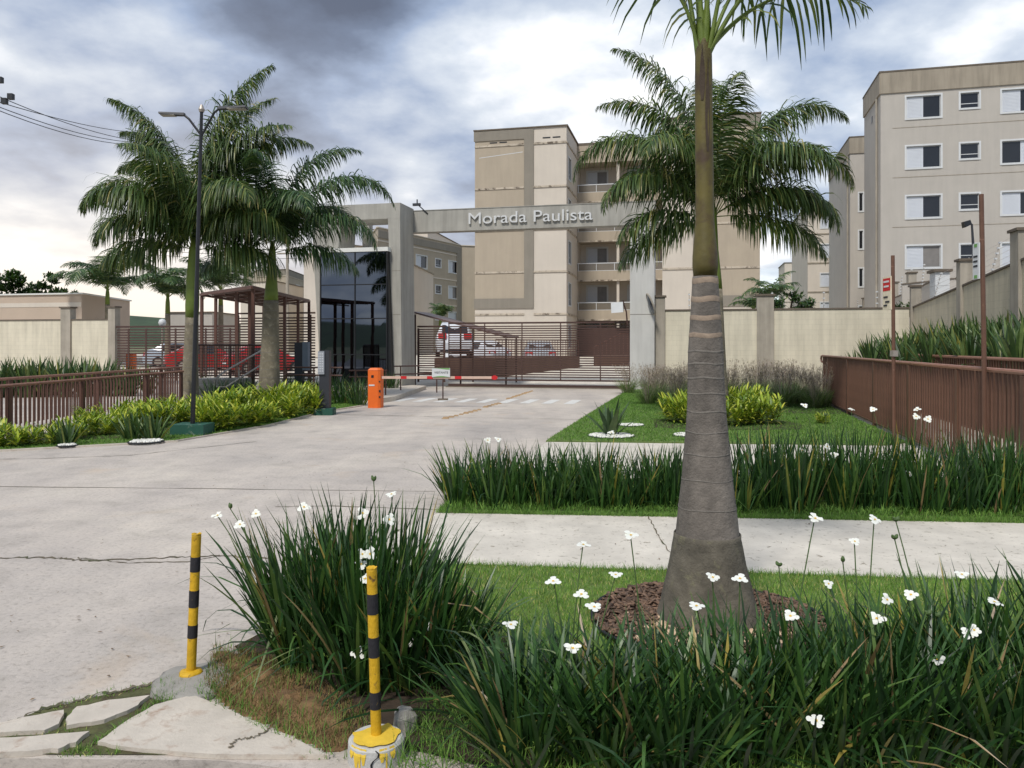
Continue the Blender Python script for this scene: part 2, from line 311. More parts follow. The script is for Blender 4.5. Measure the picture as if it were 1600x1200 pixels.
class MB:
    def __init__(s, fr=FW): s.v = []; s.f = []; s.fr = fr; s.mi = []; s.cur = 0
    def pt(s, p): s.v.append(s.fr.p(*p)); return len(s.v) - 1
    def face(s, idx): s.f.append(tuple(idx)); s.mi.append(s.cur)
    def poly(s, pts): s.face([s.pt(p) for p in pts]); return s
    def box(s, x0, x1, y0, y1, z0, z1):
        c = [(x0, y0, z0), (x1, y0, z0), (x1, y1, z0), (x0, y1, z0), (x0, y0, z1), (x1, y0, z1), (x1, y1, z1), (x0, y1, z1)]
        i = [s.pt(p) for p in c]
        for q in ((0, 3, 2, 1), (4, 5, 6, 7), (0, 1, 5, 4), (1, 2, 6, 5), (2, 3, 7, 6), (3, 0, 4, 7)): s.face([i[k] for k in q])
        return s
    def prism(s, poly, z0, z1, top=None):
        n = len(poly); a = [s.pt((p[0], p[1], z0)) for p in poly]
        b = [s.pt(((top or poly)[k][0], (top or poly)[k][1], z1)) for k in range(n)]
        s.face(a[::-1]); s.face(b)
        for k in range(n): s.face((a[k], a[(k + 1) % n], b[(k + 1) % n], b[k]))
        return s
    def hexa(s, lo, hi):         # 4 low points, 4 high points (full xyz)
        i = [s.pt(p) for p in lo] + [s.pt(p) for p in hi]
        for q in ((0, 3, 2, 1), (4, 5, 6, 7), (0, 1, 5, 4), (1, 2, 6, 5), (2, 3, 7, 6), (3, 0, 4, 7)): s.face([i[k] for k in q])
        return s
    def tube(s, pts, r, n=8, cap=True):
        P = [s.fr.p(*p) for p in pts]
        rs = r if isinstance(r, (list, tuple)) else [r] * len(P)
        rings = []; prev = None
        for k, p in enumerate(P):
            t = (P[min(k + 1, len(P) - 1)] - P[max(k - 1, 0)]).normalized()
            a = prev if prev is not None else (Vector((0, 0, 1)) if abs(t.z) < 0.9 else Vector((1, 0, 0)))
            x = (a - t * a.dot(t)).normalized(); prev = x; y = t.cross(x)
            ring = []
            for j in range(n):
                an = 2 * math.pi * j / n
                s.v.append(p + (x * math.cos(an) + y * math.sin(an)) * rs[k]); ring.append(len(s.v) - 1)
            rings.append(ring)
        for a, b in zip(rings, rings[1:]):
            for j in range(n): s.face((a[j], a[(j + 1) % n], b[(j + 1) % n], b[j]))
        if cap: s.face(rings[0][::-1]); s.face(rings[-1])
        return s
    def lathe(s, prof, cx=0, cy=0, n=24, jit=None):
        rings = []
        for k, (r, z) in enumerate(prof):
            ring = []
            for j in range(n):
                an = 2 * math.pi * j / n; rr = r * (1 + (jit(an, z) if jit else 0))
                ring.append(s.pt((cx + rr * math.cos(an), cy + rr * math.sin(an), z)))
            rings.append(ring)
        for a, b in zip(rings, rings[1:]):
            for j in range(n): s.face((a[j], a[(j + 1) % n], b[(j + 1) % n], b[j]))
        s.face(rings[0][::-1]); s.face(rings[-1])
        return s
    def build(s, name, m, parent=None, smooth=False, kind=None, local=False):
        off = Vector((0, 0, 0))
        if parent is not None and not local:
            q = parent
            while q is not None: off += q.location; q = q.parent
        me = bpy.data.meshes.new(name); me.from_pydata([tuple(v - off) for v in s.v], [], s.f); me.validate()
        for mm in (m if isinstance(m, (list, tuple)) else [m]): me.materials.append(mm)
        if any(s.mi): me.polygons.foreach_set('material_index', s.mi)
        if smooth: me.polygons.foreach_set('use_smooth', [True] * len(me.polygons))
        return link(name, me, parent, kind)

def link(name, me, parent=None, kind=None):
    o = bpy.data.objects.new(name, me); COL.objects.link(o)
    if parent is not None: o.parent = parent
    if kind: o['kind'] = kind
    return o
def np_mesh(name, V, F, mats, mi=None, smooth=False):
    me = bpy.data.meshes.new(name)
    V = np.asarray(V, dtype=np.float32); F = np.asarray(F, dtype=np.int32); k = F.shape[1]
    me.vertices.add(len(V)); me.vertices.foreach_set('co', V.ravel())
    me.loops.add(F.size); me.loops.foreach_set('vertex_index', F.ravel())
    me.polygons.add(len(F)); me.polygons.foreach_set('loop_start', np.arange(0, F.size, k, dtype=np.int32))
    me.polygons.foreach_set('loop_total', np.full(len(F), k, dtype=np.int32))
    for mm in (mats if isinstance(mats, (list, tuple)) else [mats]): me.materials.append(mm)
    if mi is not None: me.polygons.foreach_set('material_index', np.asarray(mi, dtype=np.int32))
    if smooth: me.polygons.foreach_set('use_smooth', np.ones(len(F), dtype=bool))
    me.update(calc_edges=True); me.validate()
    return me
def thing(name, label, cat, loc=(0, 0, 0), rz=0.0, group=None):
    o = bpy.data.objects.new(name, None); COL.objects.link(o); o.empty_display_size = 0.2
    o.location = loc; o.rotation_euler = (0, 0, rz); return tag(o, label, cat, group)
def tag(o, label, cat, group=None):
    o['label'] = label; o['category'] = cat
    if group: o['group'] = group
    return o
def copy_tree(o, loc, rz=0.0, label=None, scale=None):
    c = o.copy(); COL.objects.link(c); c.location = loc; c.rotation_euler = (0, 0, rz)
    if label: c['label'] = label
    if scale: c.scale = scale if isinstance(scale, tuple) else (scale,) * 3
    def rec(src, dst):
        for ch in list(src.children):
            d = ch.copy(); COL.objects.link(d); d.parent = dst; rec(ch, d)
    rec(o, c); return c
def GP(px, py, z=0.0):           # a place on level ground, read off the photograph
    d = (CAMZ - z) * FPX / (py - HOR); return ((px - 800) / FPX * d, d)
def AT(px, py, d): return ((px - 800) / FPX * d, d, CAMZ + (HOR - py) * d / FPX)
def gv(x, y): return (x - 4.55) * GF.v.x + (y - 30) * GF.v.y      # metres beyond the gate line
def HT(x, y): return 0.05 * min(max(gv(x, y) - 1.0, 0), 20)
# ================================================================== GROUND
rnd = random.Random(7)
def sheet(name, poly, z, m, thick=0.0, kind='structure', parent=None):
    mb = MB()
    if thick: mb.prism(poly, z - thick, z)
    else: mb.poly([(x, y, z) for x, y in poly])
    return mb.build(name, m, parent, kind=kind)
# outer ground to the horizon, rising beyond the gate
xs = [-900, -300, -120, -80, -60, -45, -35, -25, -18, -12, -8, -4, 0, 4, 8, 12, 16, 22, 30, 40, 60, 90, 150, 300, 900]
ys = [-900, -300, -120, -60, -20, 0, 10, 20, 26, 28, 30, 32, 34, 36, 40, 44, 48, 52, 60, 75, 100, 150, 300, 900]
mb = MB(); idx = {}
for i, x in enumerate(xs):
    for j, y in enumerate(ys): idx[i, j] = mb.pt((x, y, HT(x, y) - 0.14 if y < 29 else HT(x, y) - 0.06))
for i in range(len(xs) - 1):
    for j in range(len(ys) - 1): mb.face((idx[i, j], idx[i + 1, j], idx[i + 1, j + 1], idx[i, j + 1]))
mb.build('ground', M_EARTH, kind='structure')
# street in front, a step lower than the drive
sheet('street', [(-60, -40), (60, -40), (60, 3.02), (0.1, 3.02), (-0.75, 3.10), (-1.2, 3.2), (-3.2, 3.24), (-60, 3.3)], -0.11, M_ASPH)
# driveway: concrete apron and drive up to the gate
drive = [(-60, 3.3), (-3.2, 3.24), (-1.2, 3.2), (-0.6, 3.08), (0.1, 3.02), (60, 3.02), (60, 14)] + [tuple(GF.p(22, -.2)[:2]), tuple(GF.p(-45, -.2)[:2])]
sheet('driveway', drive, 0.0, M_CONC, 0.10)
# paved yard rising beyond the gate
mb = MB(GF)
vs = [-0.2, 1.0, 4, 8, 12, 16, 19, 21, 40]
ids = [[mb.pt((w, v, 0.05 * min(max(v - 1.0, 0), 20) + 0.006)) for w in (-45, -20, -9, 0, 8, 30)] for v in vs]
for a, b in zip(ids, ids[1:]):
    for k in range(5): mb.face((a[k], a[k + 1], b[k + 1], b[k]))
mb.build('yard_paving', M_WALK, kind='structure')
# sidewalk crossing the grounds on the right, two bands
sheet('sidewalk', [(-0.98, 5.62), (-0.75, 6.08), (0.6, 5.92), (3.65, 5.6), (9, 5.05), (9, 7.1), (4.9, 7.44), (2.0, 7.70), (-0.74, 7.90), (-1.02, 7.2), (-1.18, 6.3)], 0.008, M_WALK)
sheet('path', [(-0.35, 9.3), (6.3, 8.9), (7.6, 13.1), (6.3, 13.2), (3.0, 13.5), (0.62, 13.72), (0.1, 11.4)], 0.008, M_WALK)
# lawns (raised a hand's width of soil)
LAWN_N = [(-0.72, 6.04), (0.6, 5.90), (3.65, 5.57), (9, 5.0), (9, 3.06), (0.15, 3.06), (-0.2, 3.7), (-0.62, 4.6), (-0.86, 5.4)]
LAWN_M = [(-0.74, 7.92), (2.0, 7.72), (4.9, 7.46), (9, 7.1), (7.2, 9.4), (6.0, 9.45), (3, 9.6), (-0.45, 9.75), (-0.62, 8.8)]
LAWN_R = [(0.60, 13.75), (3.0, 13.52), (6.3, 13.22), (6.86, 13.6), (9.15, 23.2), (9.9, 27.4), (5.0, 29.4), (4.7, 29.6), (3.9, 27.5), (2.7, 22.6)]
LAWN_L = [(-20, 12.2), (-8.2, 12.57), (-5.95, 13.8), (-5.17, 16.6), (-4.86, 19.75), (-4.25, 22.0), (-4.5, 23.5), (-6.0, 26.0), (-8.85, 30), (-8.85, 14), (-20, 13.7)]
sheet('lawn', LAWN_N, 0.018, M_TURF, 0.05); sheet('lawn', LAWN_M, 0.018, M_TURF, 0.05)
sheet('lawn', LAWN_R, 0.03, M_TURF, 0.06); sheet('lawn', LAWN_L, 0.03, M_TURF, 0.06)
# thin concrete edge along the left lawn
mb = MB()
e = LAWN_L[:6]
for (x0, y0), (x1, y1) in zip(e, e[1:]): mb.prism([(x0, y0 - .09), (x1, y1 - .09) if x1 < -7 else (x1 + .07, y1 - .05), (x1, y1), (x0, y0)], 0.0, 0.028)
mb.build('kerb', M_SLAB, kind='structure')
# bare soil under the iris beds
sheet('soil_bed', [(-1.55, 4.35), (-1.0, 3.75), (-.62, 3.35), (-0.1, 3.12), (9, 3.12), (9, 3.85), (2.4, 4.0), (0.6, 4.0), (0.1, 4.3), (-.4, 5.0), (-1.0, 4.95), (-1.4, 4.7)], 0.024, M_SOIL)
sheet('soil_bed', [(-0.68, 8.02), (2.0, 7.86), (5.3, 7.65), (5.9, 8.2), (5.6, 9.25), (3, 9.5), (-0.4, 9.65)], 0.024, M_SOIL)
sheet('soil_bed', [(2.9, 15.9), (4.0, 15.4), (5.8, 15.5), (6.2, 16.8), (5.6, 17.9), (3.2, 17.6)], 0.036, M_SOIL)
sheet('soil_bed', [(-8.8, 13.6), (-7.0, 14.0), (-5.9, 15.2), (-5.5, 18.0), (-5.3, 20.6), (-5.6, 22.5), (-8.8, 23)], 0.036, M_SOIL)
sheet('soil_bed', [(3.9, 19.6), (8.4, 19.0), (9.3, 23.5), (9.6, 27.3), (5.0, 29.0)], 0.036, M_SOIL)
# worn dry patch beside the bollards, gently mounded
def mound(name, pts, hmax, m, seed, step=0.035, z0=0.004):
    P = np.array(pts); x0, y0 = P.min(0); x1, y1 = P.max(0)
    def inside(x, y):
        c = False; j = len(pts) - 1; dmin = 9
        for i in range(len(pts)):
            xi, yi = pts[i]; xj, yj = pts[j]
            if (yi > y) != (yj > y) and x < (xj - xi) * (y - yi) / (yj - yi) + xi: c = not c
            ex, ey = xj - xi, yj - yi; t = max(0, min(1, ((x - xi) * ex + (y - yi) * ey) / (ex * ex + ey * ey)))
            dmin = min(dmin, math.hypot(x - xi - t * ex, y - yi - t * ey)); j = i
        return dmin if c else -dmin
    mb = MB(); g = {}
    nx = int((x1 - x0) / step) + 2; ny = int((y1 - y0) / step) + 2
    for i in range(nx):
        for j in range(ny):
            x, y = x0 + i * step, y0 + j * step; d = inside(x, y)
            if d > -step: g[i, j] = mb.pt((x, y, z0 + (hmax * min(1, max(0, d) / 0.15) * (0.4 + 0.6 * abs(mnoise.noise(Vector((x * 7, y * 7, seed)))) * 2) if d > 0 else -0.02)))
    for i in range(nx):
        for j in range(ny):
            q = [(i, j), (i + 1, j), (i + 1, j + 1), (i, j + 1)]
            if all(k in g for k in q): mb.face([g[k] for k in q])
    return mb.build(name, m, smooth=True, kind='structure')
DRYP = [GP(335, 1015), GP(400, 1025), GP(470, 1050), GP(560, 1110), GP(600, 1160), GP(548, 1172), GP(520, 1180), GP(470, 1160), GP(407, 1132), GP(350, 1105), GP(318, 1078), GP(328, 1045)]
mound('dry_soil_patch', DRYP, 0.05, M_DRY, 3)
# irregular paving slabs at the kerb, mossy joints between them
apron = thing('stone_paving', 'irregular pale concrete slabs with mossy joints at the street edge beside the bollards', 'paving', (-1.8, 3.6, 0))
SL = [[(303, 1092), (352, 1112), (407, 1138), (470, 1166), (514, 1190), (420, 1189), (300, 1184), (185, 1174), (152, 1166), (190, 1140), (240, 1108)],
      [(232, 1094), (214, 1110), (165, 1132), (106, 1141), (104, 1128), (120, 1112), (170, 1101)],
      [(100, 1117), (92, 1138), (70, 1149), (-60, 1156), (-60, 1150), (40, 1128)],
      [(140, 1151), (118, 1168), (92, 1178), (50, 1182), (-60, 1190), (-60, 1164), (60, 1158)]]
for poly in SL:
    P = []
    q = [GP(*p) for p in poly]
    for (a, b) in zip(q, q[1:] + q[:1]):          # roughen the outline
        for t in (0, .33, .66): P.append((a[0] + (b[0] - a[0]) * t + rnd.uniform(-.006, .006), a[1] + (b[1] - a[1]) * t + rnd.uniform(-.006, .006)))
    P = [(x, max(y, 3.205)) for x, y in P]; P = [p for i, p in enumerate(P) if not (p[1] <= 3.205 and P[i - 1][1] <= 3.205 and P[(i + 1) % len(P)][1] <= 3.205)]
    MB().prism(P, 0.001, 0.022 + .001 * len(apron.children)).build('slab', M_SLAB, apron)
sheet('moss_joint', [GP(-60, 1140), GP(0, 1138), GP(60, 1112), GP(150, 1090), GP(245, 1070), GP(300, 1062), GP(320, 1085), GP(310, 1100), (-1.0, 3.235), (-3.2, 3.245)], 0.005, mat('mossy_soil', (86, 88, 52), .95, .3, 12, .8, 50, dirt=(9, .5, .62, (70, 56, 40))))
# cracks: narrow jagged grooves filled with dirt and moss
def crack(name, pts, w, m=M_CRACK, z=0.004, seed=0, n=14, kind='structure'):
    rr = random.Random(seed); mb = MB(); P = []
    for (a, b) in zip(pts, pts[1:]):
        for k in range(n):
            t = k / n; P.append((a[0] + (b[0] - a[0]) * t, a[1] + (b[1] - a[1]) * t))
    P.append(pts[-1]); prev = None
    for k, (x, y) in enumerate(P):
        q = P[min(k + 1, len(P) - 1)]; o = P[max(k - 1, 0)]; dx, dy = q[0] - o[0], q[1] - o[1]; L = math.hypot(dx, dy) or 1
        nx, ny = -dy / L, dx / L; j = rr.uniform(-1, 1) * w * 1.6; ww = w * rr.uniform(.3, 1.3)
        a = mb.pt((x + nx * (j - ww), y + ny * (j - ww), z)); b = mb.pt((x + nx * (j + ww), y + ny * (j + ww), z))
        if prev: mb.face((prev[0], a, b, prev[1]))
        prev = (a, b)
    return mb.build(name, m, kind=kind)
crack('crack', [GP(-60, 876), GP(0, 872), GP(90, 872), GP(140, 877), GP(250, 872), GP(345, 868), GP(420, 872)], 0.016, seed=1)
crack('crack', [GP(120, 872), GP(200, 880), GP(300, 878), GP(345, 868)], 0.008, seed=2)
crack('joint', [GP(430, 792), GP(520, 791), GP(690, 797)], 0.010, seed=3)
crack('joint', [GP(0, 1139), GP(60, 1112), GP(150, 1088), GP(250, 1068)], 0.012, z=0.009, seed=5)
crack('crack', [GP(445, 1133), GP(400, 1160), GP(370, 1165), (-1.18, 3.25)], 0.006, z=0.0265, seed=6)
crack('joint', [(-1.02, 7.2), (-1.18, 6.3), (-1.05, 5.7)], 0.02, seed=8)
crack('joint', [(1.35, 7.72), (1.30, 6.9), (1.28, 5.85)], 0.006, z=0.013, seed=9)
crack('joint', [(5.1, 7.4), (4.9, 6.6), (4.8, 5.5)], 0.006, z=0.013, seed=10)
crack('joint', [GP(-80, 720), GP(80, 716), GP(200, 712), GP(400, 690)], 0.012, seed=11)
crack('joint', [(-5.0, 19.4), (-1.5, 18.6), (2.0, 17.8)], 0.015, seed=12)
crack('joint', [(-12, 9.6), (-5, 9.35), (-0.9, 9.1)], 0.009, seed=13)
# zebra dashes and the lane divider
for k in range(12):
    w = -8.6 + 0.66 * k
    mb = MB(GF); v0 = -8.0 + 0.02 * k
    mb.poly([(w, v0, .0045), (w + .30, v0, .0045), (w + .30, v0 + 1.7, .0045), (w, v0 + 1.7, .0045)])
    mb.build('road_marking', M_ROADW, kind='structure')
segs = [(GP(692, 655), GP(752, 640)), (GP(756, 637), GP(782, 630)), (GP(792, 624), GP(832, 611))]
lab = ['nearest run of worn tan lane studs on the drive before the gate', 'short middle run of worn tan lane studs on the drive', 'farthest run of worn tan lane studs just before the gate']
for (a, b), lb in zip(segs, lab):
    t = thing('lane_divider', lb, 'lane divider', (a[0], a[1], 0), group='lane studs on the drive')
    L = math.hypot(b[0] - a[0], b[1] - a[1]); n = int(L / 0.32)
    for k in range(n):
        f = (k + .5) / n; x = a[0] + (b[0] - a[0]) * f; y = a[1] + (b[1] - a[1]) * f
        s_ = rnd.uniform(.05, .075)
        MB().prism([(x - s_ * 1.2, y - s_ * 1.8), (x + s_ * 1.2, y - s_ * 1.6), (x + s_, y + s_ * 1.8), (x - s_ * 1.1, y + s_ * 1.5)], 0.001, 0.02 + rnd.uniform(0, .02),
                   [(x - s_ * .7, y - s_), (x + s_ * .7, y - s_), (x + s_ * .6, y + s_), (x - s_ * .6, y + s_)]).build('stud', M_STUD, t)
# pale footpath island left of the gate
MB().prism([(-4.05, 22.6), (-3.6, 24.0), (-3.35, 30.4), (-4.3, 31.2), (-5.4, 30.0), (-5.2, 26.5)], 0.0, 0.14, None).build('pavement_island', M_SLAB, kind='structure')
# hills and trees far away, all round the horizon
mb = MB(); N = 96; rings = []
for rr_, hh in ((420, -1), (520, 1), (640, 0.4)):
    ring = []
    for k in range(N):
        a = 2 * math.pi * k / N; hgt = 16 + 12 * mnoise.noise(Vector((math.cos(a) * 2.2, math.sin(a) * 2.2, 1.5)))
        if math.sin(a) < 0.2: hgt += 3
        ring.append(mb.pt((rr_ * math.cos(a), rr_ * math.sin(a), -1 if hh < 0 else hgt * hh)))
    rings.append(ring)
for a, b in zip(rings, rings[1:]):
    for j in range(N): mb.face((a[j], a[(j + 1) % N], b[(j + 1) % N], b[j]))
mb.build('hills', M_HILL, smooth=True, kind='structure')

# ================================================================== BUILDINGS
def facade(mb, A, B, z0, z1, holes, reveal=0.10):
    """wall from A to B (world xy), outward normal to the right of A->B; holes (s0, s1, z0, z1)"""
    A = Vector((A[0], A[1], 0)); B = Vector((B[0], B[1], 0)); a = (B - A); L = a.length; a.normalize(); n = Vector((a.y, -a.x, 0))
    S = sorted(set([0, L] + [h[0] for h in holes] + [h[1] for h in holes])); Z = sorted(set([z0, z1] + [h[2] for h in holes] + [h[3] for h in holes]))
    P = lambda s_, z, o=0: mb.pt(tuple(A + a * s_ + n * o + Vector((0, 0, z))))
    for s0, s1 in zip(S, S[1:]):
        zz0 = None
        for k, (q0, q1) in enumerate(zip(Z, Z[1:])):
            inh = any(h[0] - 1e-6 <= s0 and s1 <= h[1] + 1e-6 and h[2] - 1e-6 <= q0 and q1 <= h[3] + 1e-6 for h in holes)
            if not inh: mb.face((P(s0, q0), P(s1, q0), P(s1, q1), P(s0, q1)))
    for (s0, s1, q0, q1) in holes:
        mb.face((P(s0, q0), P(s1, q0), P(s1, q0, -reveal), P(s0, q0, -reveal)))
        mb.face((P(s0, q1), P(s0, q1, -reveal), P(s1, q1, -reveal), P(s1, q1)))
        mb.face((P(s0, q0), P(s0, q0, -reveal), P(s0, q1, -reveal), P(s0, q1)))
        mb.face((P(s1, q0), P(s1, q1), P(s1, q1, -reveal), P(s1, q0, -reveal)))
def edge_frame(A, B):
    A = Vector((A[0], A[1], 0)); B = Vector((B[0], B[1], 0)); f = Frame(); f.o = A; f.u = (B - A).normalized(); f.v = Vector((-f.u.y, f.u.x, 0)); return f   # +v goes into the wall
def window(parent, fr, s0, s1, z0, z1, typ='LS', surround=True):
    w = s1 - s0; h = z1 - z0; g = 0.035
    mb = MB(fr)
    if surround:
        b = 0.09
        mb.box(s0 - b, s0, -0.03, 0.06, z0 - b, z1 + b); mb.box(s1, s1 + b, -0.03, 0.06, z0 - b, z1 + b)
        mb.box(s0, s1, -0.03, 0.06, z1, z1 + b); mb.box(s0, s1, -0.045, 0.06, z0 - b, z0)
    mb.box(s0, s0 + g, 0.05, 0.11, z0, z1); mb.box(s1 - g, s1, 0.05, 0.11, z0, z1)
    mb.box(s0 + g, s1 - g, 0.05, 0.11, z0, z0 + g); mb.box(s0 + g, s1 - g, 0.05, 0.11, z1 - g, z1)
    if typ == 'SM': mb.box(s0 + g, s1 - g, 0.052, 0.108, z0 + h * .28, z0 + h * .28 + g)
    wd = mb.build('window', M_WHITE, parent)
    mid = (s0 + s1) / 2
    if typ == 'SM' or typ == 'NA':
        MB(fr).box(s0 + g, s1 - g, 0.075, 0.085, z0 + g, z1 - g).build('pane', M_DGLASS, wd); return
    cells = {'LS': ('S', 'G'), 'RS': ('G', 'S'), 'CC': ('S', 'S'), 'LC': ('S', 'C')}[typ]
    for k, c in enumerate(cells):
        a0, a1 = (s0 + g, mid) if k == 0 else (mid, s1 - g)
        if c == 'G' and rnd.random() < .35: c = 'C'
        if c == 'S':
            sb = MB(fr); sb.box(a0, a1, 0.070, 0.080, z0 + g, z1 - g)
            n = 14
            for i in range(n):
                za = z0 + g + .03 + (h - 2 * g - .06) * i / n; dz = (h - 2 * g - .06) / n * .72
                sb.box(a0 + .05, a1 - .05, 0.060, 0.0695, za, za + dz)
            sb.build('shutter', M_SHUT, wd)
        else:
            MB(fr).box(a0, a1, 0.085, 0.095, z0 + g, z1 - g).build('pane', M_DGLASS if c == 'G' else M_CURT, wd)
def building(name, label, foot, z0, z1, m, wins={}, belts=(), beltedges=(), bm=M_BELT, roof_band=None, cap=M_CAP, loc=None, reveal=.12):
    t = thing(name, label, 'building', (foot[0][0], foot[0][1], z0) if loc is None else loc)
    wall = MB(); n = len(foot)
    for k in range(n):
        A, B = foot[k], foot[(k + 1) % n]
        facade(wall, A, B, z0, z1, [w[:4] for w in wins.get(k, [])], reveal)
    wall.poly([(p[0], p[1], z1 - .01) for p in foot])
    wo_ = wall.build('wall', m, t)
    for k, ws in wins.items():
        fr = edge_frame(foot[k], foot[(k + 1) % n])
        for w in ws: window(t, fr, *w[:4], w[4])
    for k in beltedges:
        A, B = foot[k], foot[(k + 1) % n]; fr = edge_frame(A, B); L = (Vector(B) - Vector(A)).length
        for z in belts: MB(fr).box(-.03, L + .03, -.05, .0, z - .06, z + .06).build('belt_course', bm, t)
        if roof_band: MB(fr).box(-.03, L + .03, -.035, 0, roof_band[0], z1 - .06).build('roof_band', roof_band[1], t)
    cb = MB()
    for k in range(n):
        A, B = foot[k], foot[(k + 1) % n]; fr = edge_frame(A, B); L = (Vector(B) - Vector(A)).length
        cb.fr = fr; cb.box(-.08, L + .08, -.09, .14, z1 - .055 + k * .0015, z1 + .03 + k * .0015)
    cb.build('coping', cap, t)
    return t
def FP(fr, pts): return [tuple(fr.p(x, y)[:2]) for x, y in pts]

# --- right-hand block, greige, five storeys
RF = Frame((20.3, 43.0, 0), 14.0)
fl = [5.55 + 2.75 * k for k in range(-1, 4)]        # sill heights
def lev(k): return 5.95 + 2.72 * k
wr = []
pat = {3: ('LS', 'LS'), 2: ('LS', 'RS'), 1: ('LS', 'LS'), 0: ('LS', 'LC'), -1: ('LS', 'LS')}
for k in range(-1, 4):
    z = lev(k)
    wr += [(1.30, 3.00, z, z + 1.18, pat[k][0]), (3.96, 4.86, z + .36, z + 1.18, 'SM'), (5.95, 7.75, z, z + 1.18, pat[k][1]),
           (9.2, 10.1, z + .36, z + 1.18, 'SM'), (11.3, 13.0, z, z + 1.18, 'CC')]
side = []
wside = [(7.6 - 0.0, 7.9, lev(k) - .1, lev(k) + 1.3, 'NA') for k in range(-1, 3)]
footR = FP(RF, [(0, 0), (14, 0), (14, 24), (.76, 24), (.76, 14), (3.2, 14), (3.2, 4.6), (0, 4.6)])
w4 = [(.60, .86, lev(k) + .0, lev(k) + 1.3, 'NA') for k in range(-1, 3)]
br = building('apartment_building', 'tall greige apartment block on the right with shuttered windows over the cream wall', footR, 0, 16.75, M_GREIGE,
              {0: wr, 4: w4}, [lev(3) - .55 - .1, lev(2) - .6, lev(1) - .6, lev(0) - .6], (), roof_band=None)
frr = edge_frame(footR[0], footR[1])
for k in (1, 2, 3):
    MB(frr).box(.6, 13.9, -.012, 0, lev(k) - .50, lev(k) - .47).build('joint_line', M_GREIGE2, br)
for k_, (A, B) in enumerate([(footR[0], footR[1]), (footR[7], footR[0]), (footR[6], footR[7]), (footR[4], footR[5]), (footR[3], footR[4])]):
    f2 = edge_frame(A, B); L = (Vector(B) - Vector(A)).length
    MB(f2).box(-.02, L + .04, -.07, 0, 15.55 + k_ * .002, 16.69).build('roof_band', M_GREIGE2, br)
fs = edge_frame(footR[7], footR[0])
MB(fs).tube([(3.9, -.08, 0), (3.9, -.08, 15.5)], .06, 8).build('drainpipe', M_PILLAR, br)
MB(edge_frame(footR[3], footR[4])).tube([(9.4, -.08, 0), (9.4, -.08, 15.5)], .06, 8).build('drainpipe', M_PILLAR, br)
MB(fs).box(2.2, 2.5, -.02, 0, 14.6, 14.95).build('vent', M_BLACK, br)

# --- third block behind, and the farthest one
def bblock(label, px, d, ztop, floors, wcols, depth=14, width=12, ang=13, m=M_BEIGE, z0=0, typ='CC', wpitch=2.7, ztw=None, band=True):
    fr = Frame(((px - 800) / FPX * d, d, 0), ang); foot = FP(fr, [(0, 0), (width, 0), (width, depth), (0, depth)])
    ws = []
    zt = ztw or (ztop - 2.4)
    for k in range(floors):
        for (s, w, ty) in wcols: ws.append((s, s + w, zt - wpitch * k, zt - wpitch * k + (1.15 if ty != 'SM' else .8), ty))
    b = building('apartment_building', label, foot, z0, ztop, m, {0: ws}, [zt - .55 - wpitch * k for k in range(floors)], (0,), bm=M_GREIGE2)
    return b, foot, fr
bblock('pale beige apartment block seen between the palm and the tall greige block', 1262, 73, 15.05, 5, [(1.15, 1.5, 'CC'), (3.9, 1.5, 'CC')], ang=14)
bblock('farthest small cream block, lowest in the row behind the wall', 1226, 112, 13.6, 4, [(1.0, 1.4, 'CC')], width=6, depth=8)

# --- central block behind the gate
CF = Frame((-2.42, 51.0, 0), 13.0); Z0C, ZTC = 0.9, 15.72
belts = [3.72, 6.44, 9.16, 11.88, 14.66]
footC = FP(CF, [(0, 0), (6.04, 0), (6.04, 6.4), (12.03, 6.4), (12.03, 0), (17.8, 0), (17.8, 13), (0, 13)])
sidew = [(.8, 1.8, z + .6, z + 2.0, 'SM') for z in [1.0] + belts[:4]]
backw = []
for z in [1.0] + belts[:4]: backw += [(.5, 1.9, z + .1, z + 2.2, 'LC'), (3.4, 4.8, z + .1, z + 2.2, 'LC')]
bc_ = building('apartment_building', 'beige five storey apartment block with taupe frame bands behind the lettered beam', footC, Z0C, ZTC, M_BEIGE,
               {1: sidew, 2: backw}, (), (), loc=(-2.42, 51.0, Z0C))
fc = edge_frame(footC[0], footC[1])
# tan panels, taupe frames on both wings
for (a0, a1, b0, b1) in ((0.0, 3.29, 3.29, 3.92), (14.51, 17.8, 13.88, 14.51)):
    MB(fc).box(a0 + .001, a1 - .001, -.012, 0, 4.75, 15.0).build('wall_panel', M_TAN, bc_)
    MB(fc).box(b0, b1, -.07, 0, 4.1, 15.62).build('frame_band', M_TAUPE, bc_)
    MB(fc).box(min(a0, a1) - (.06 if a0 == 0 else 0), max(a0, a1) + (0 if a0 == 0 else .06), -.07, 0, 4.1, 4.748).build('frame_band', M_TAUPE, bc_)
    MB(fc).box(min(a0, a1) - (.06 if a0 == 0 else 0), max(a0, a1) + (0 if a0 == 0 else .06), -.07, 0, 15.002, 15.62).build('frame_band', M_TAUPE, bc_)
for z in belts:
    for (a0, a1) in ((0, 3.285), (3.925, 6.04), (12.03, 13.875), (14.515, 17.8)):
        if z < 4.5 and (a0 == 0 or a0 > 14): MB(fc).box(a0, a1, -.05, 0, z - .06, z + .06).build('belt_course', M_BELT, bc_)
        else: MB(fc).box(a0, a1, -.055, 0 if a0 not in (0, 14.515) else -.0125, z - .06, z + .06).build('belt_course', M_BELT, bc_)
    f1 = edge_frame(footC[1], footC[2]); MB(f1).box(0.0, 6.4, -.05, 0, z - .06, z + .06).build('belt_course', M_BELT, bc_)
MB(edge_frame(footC[1], footC[2])).box(.06, 6.39, -.01, 0, 1.0, 15.6).build('wall_panel', M_TAN, bc_) if False else None
